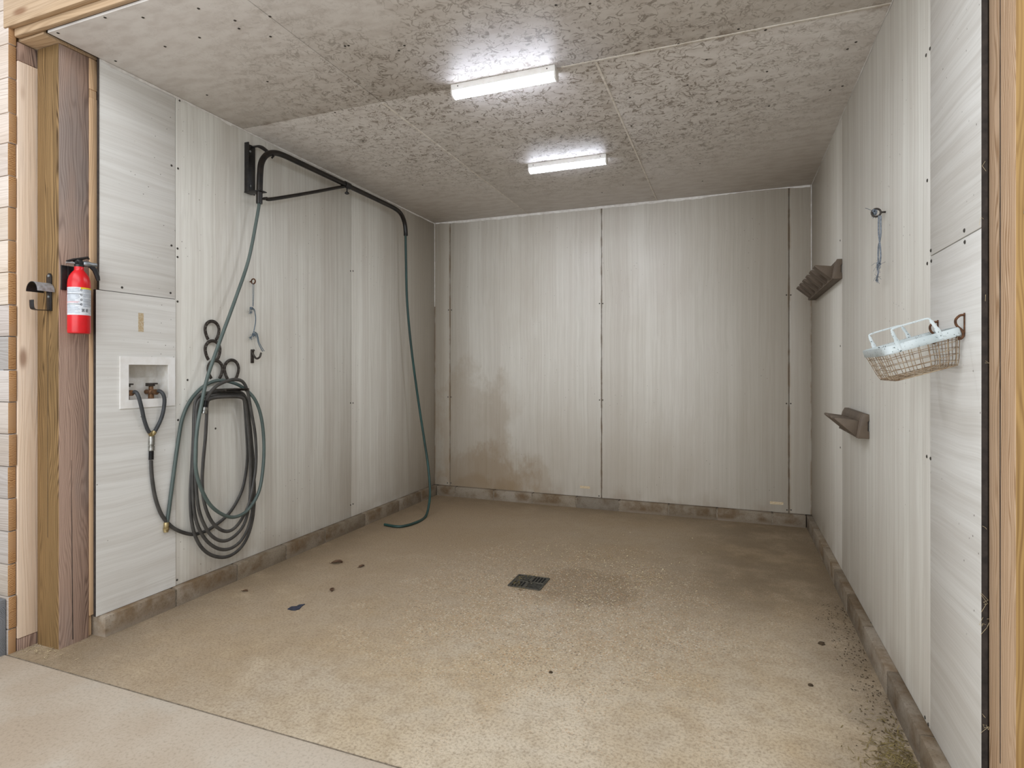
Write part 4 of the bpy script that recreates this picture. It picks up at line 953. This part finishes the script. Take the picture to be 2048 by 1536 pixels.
leaf(L[0], .072, .4, 'largest curled brown dried leaf on the floor left of the drain'); leaf(L[1], .042, 1.2, 'thin dried leaf scrap just right of the largest leaf')
leaf(L[2], .04, 2.2, 'small dark dried leaf on the floor behind the dark rubber scrap'); leaf(L[3], .034, .2, 'small dried leaf on the floor nearest the left block curb')
b = new(); P = DATA['scrap']; t = [b.verts.new((p[0], p[1], .004)) for p in P]; q = [b.verts.new((p[0], p[1], .0005)) for p in P]
b.faces.new(t); n = len(P)
for i in range(n): b.faces.new((t[i], t[(i+1) % n], q[(i+1) % n], q[i]))
bmesh.ops.recalc_face_normals(b, faces=b.faces); tag(obj('rubber_scrap', b, M['navy'], loc=P[0]), 'flat dark navy scrap lying on the floor in front of the left wall', 'scrap')
def clump(p, s, label):
    b = new(); t = bmesh.new(); bmesh.ops.create_icosphere(t, subdivisions=2, radius=s)
    for v in t.verts: v.co *= random.uniform(.75, 1.2); v.co.z = max(v.co.z*.6, -.001)+.0008
    merge(b, t, 0, None, Matrix.Translation(p)); tag(obj('mud_clump', b, M['mud'], loc=p), label, 'clump', 'mud clumps on the floor')
C_ = DATA['clump']
clump(C_[0], .016, 'largest dark mud clump on the floor near the right block curb'); clump(C_[1], .010, 'small dark mud clump on the floor toward the lower right'); clump(C_[2], .009, 'small dark mud clump on the floor in front of the drain')
# pale shavings and hay: nobody could count them
def litter(name, n, pick, mat, label, cat, size, th):
    b = new()
    for k in range(n):
        x, y = pick(); a = random.uniform(0, math.pi); l = random.uniform(.4, 1.2)*size; w = th*random.uniform(.6, 1.4)
        c_, s_ = math.cos(a), math.sin(a); z = random.uniform(.0006, .004)
        q = [(-l, -w), (l, -w), (l, w), (-l, w)]; tilt = random.uniform(-.25, .25)
        b.faces.new([b.verts.new((x+u*c_-v*s_, y+u*s_+v*c_, z+abs(tilt)*l+tilt*u)) for u, v in q])
    tag(obj(name, b, mat), label, cat, kind='stuff')
def shav():
    if random.random() < .55: return random.gauss(1.95, .34), random.gauss(3.72, .3)
    t = random.random(); return 1.95+.35*math.sin(3*t)+random.gauss(0, .10), 2.95+1.0*t+random.gauss(0, .08)
litter('wood_shavings', 520, shav, M['chip'], 'pale wood shavings scattered on the floor behind and right of the drain', 'shavings', .006, .0022)
def hay():
    y = 2.03+abs(random.gauss(0, .16)); return W-.05-abs(random.gauss(0, .055+.03*max(0, 2.5-y))), y
litter('loose_hay', 900, hay, M['hay'], 'loose hay chaff piled against the right block curb at the bottom right', 'hay', .011, .0012)
def dust():
    y = random.uniform(2.2, 3.5); return W-.045-abs(random.gauss(0, .06)), y
litter('dirt_crumbs', 260, dust, M['mud'], 'dark dirt crumbs along the right block curb', 'dirt', .004, .002)
def drn():
    a = random.uniform(0, 6.28); r_ = random.gauss(.115, .018); return dc.x-abs(r_*math.cos(a))*.95+.02, dc.y+r_*math.sin(a)*.9
litter('drain_litter', 130, drn, M['hay'], 'chaff clogging the left edge of the drain grate', 'litter', .009, .0014)
def postl(): return -.12+random.gauss(0, .09), 1.655+random.gauss(0, .02)
litter('post_litter', 120, postl, M['straw'], 'straw bits at the foot of the left post', 'straw', .008, .001)

# ================================================================== CAMERA AND LIGHT
cam = bpy.data.cameras.new('camera'); co = bpy.data.objects.new('camera', cam); COL.objects.link(co)
co.location = (2.806, 0, 1.2725); co.rotation_euler = (math.pi/2, 0, .3645)
cam.sensor_width = 36; cam.lens = 1147.4/2048*36; cam.shift_y = -(768-737.1)/2048; cam.clip_start = .02
scene.camera = co
w = bpy.data.worlds.new('world'); scene.world = w; w.use_nodes = True
w.node_tree.nodes['Background'].inputs[0].default_value = (.86, .93, 1.0, 1); w.node_tree.nodes['Background'].inputs[1].default_value = .42
def area(name, loc, rot, sx, sy, power, col):
    l = bpy.data.lights.new(name, 'AREA'); l.shape = 'RECTANGLE'; l.size = sx; l.size_y = sy; l.energy = power; l.color = col
    o = bpy.data.objects.new(name, l); COL.objects.link(o); o.location = loc; o.rotation_euler = rot; return o
area('aisle_daylight', (1.7, -2.6, 1.9), (math.radians(84), 0, 0), 5.5, 2.6, 118, (.93, .97, 1.0))
area('aisle_overhead_fill', (1.6, -.35, 3.5), (math.radians(12), 0, 0), 5, 1.6, 62, (.97, .98, 1.0))  # unseen fill lamp, added to brighten the aisle and the front floor
for lx, ly in ((1.726, 2.707), (1.721, 3.94)):
    area('strip_light_lamp', (lx, ly, H-.064), (0, 0, 0), .53, .05, 4.6, (.93, .96, 1.0))
scene.view_settings.view_transform = 'Standard'; scene.view_settings.look = 'None'; scene.view_settings.exposure = 0.50
scene.cycles.use_denoising = True
scene.cycles.max_bounces = 8; scene.cycles.diffuse_bounces = 5; scene.cycles.use_adaptive_sampling = True; scene.cycles.adaptive_threshold = .025
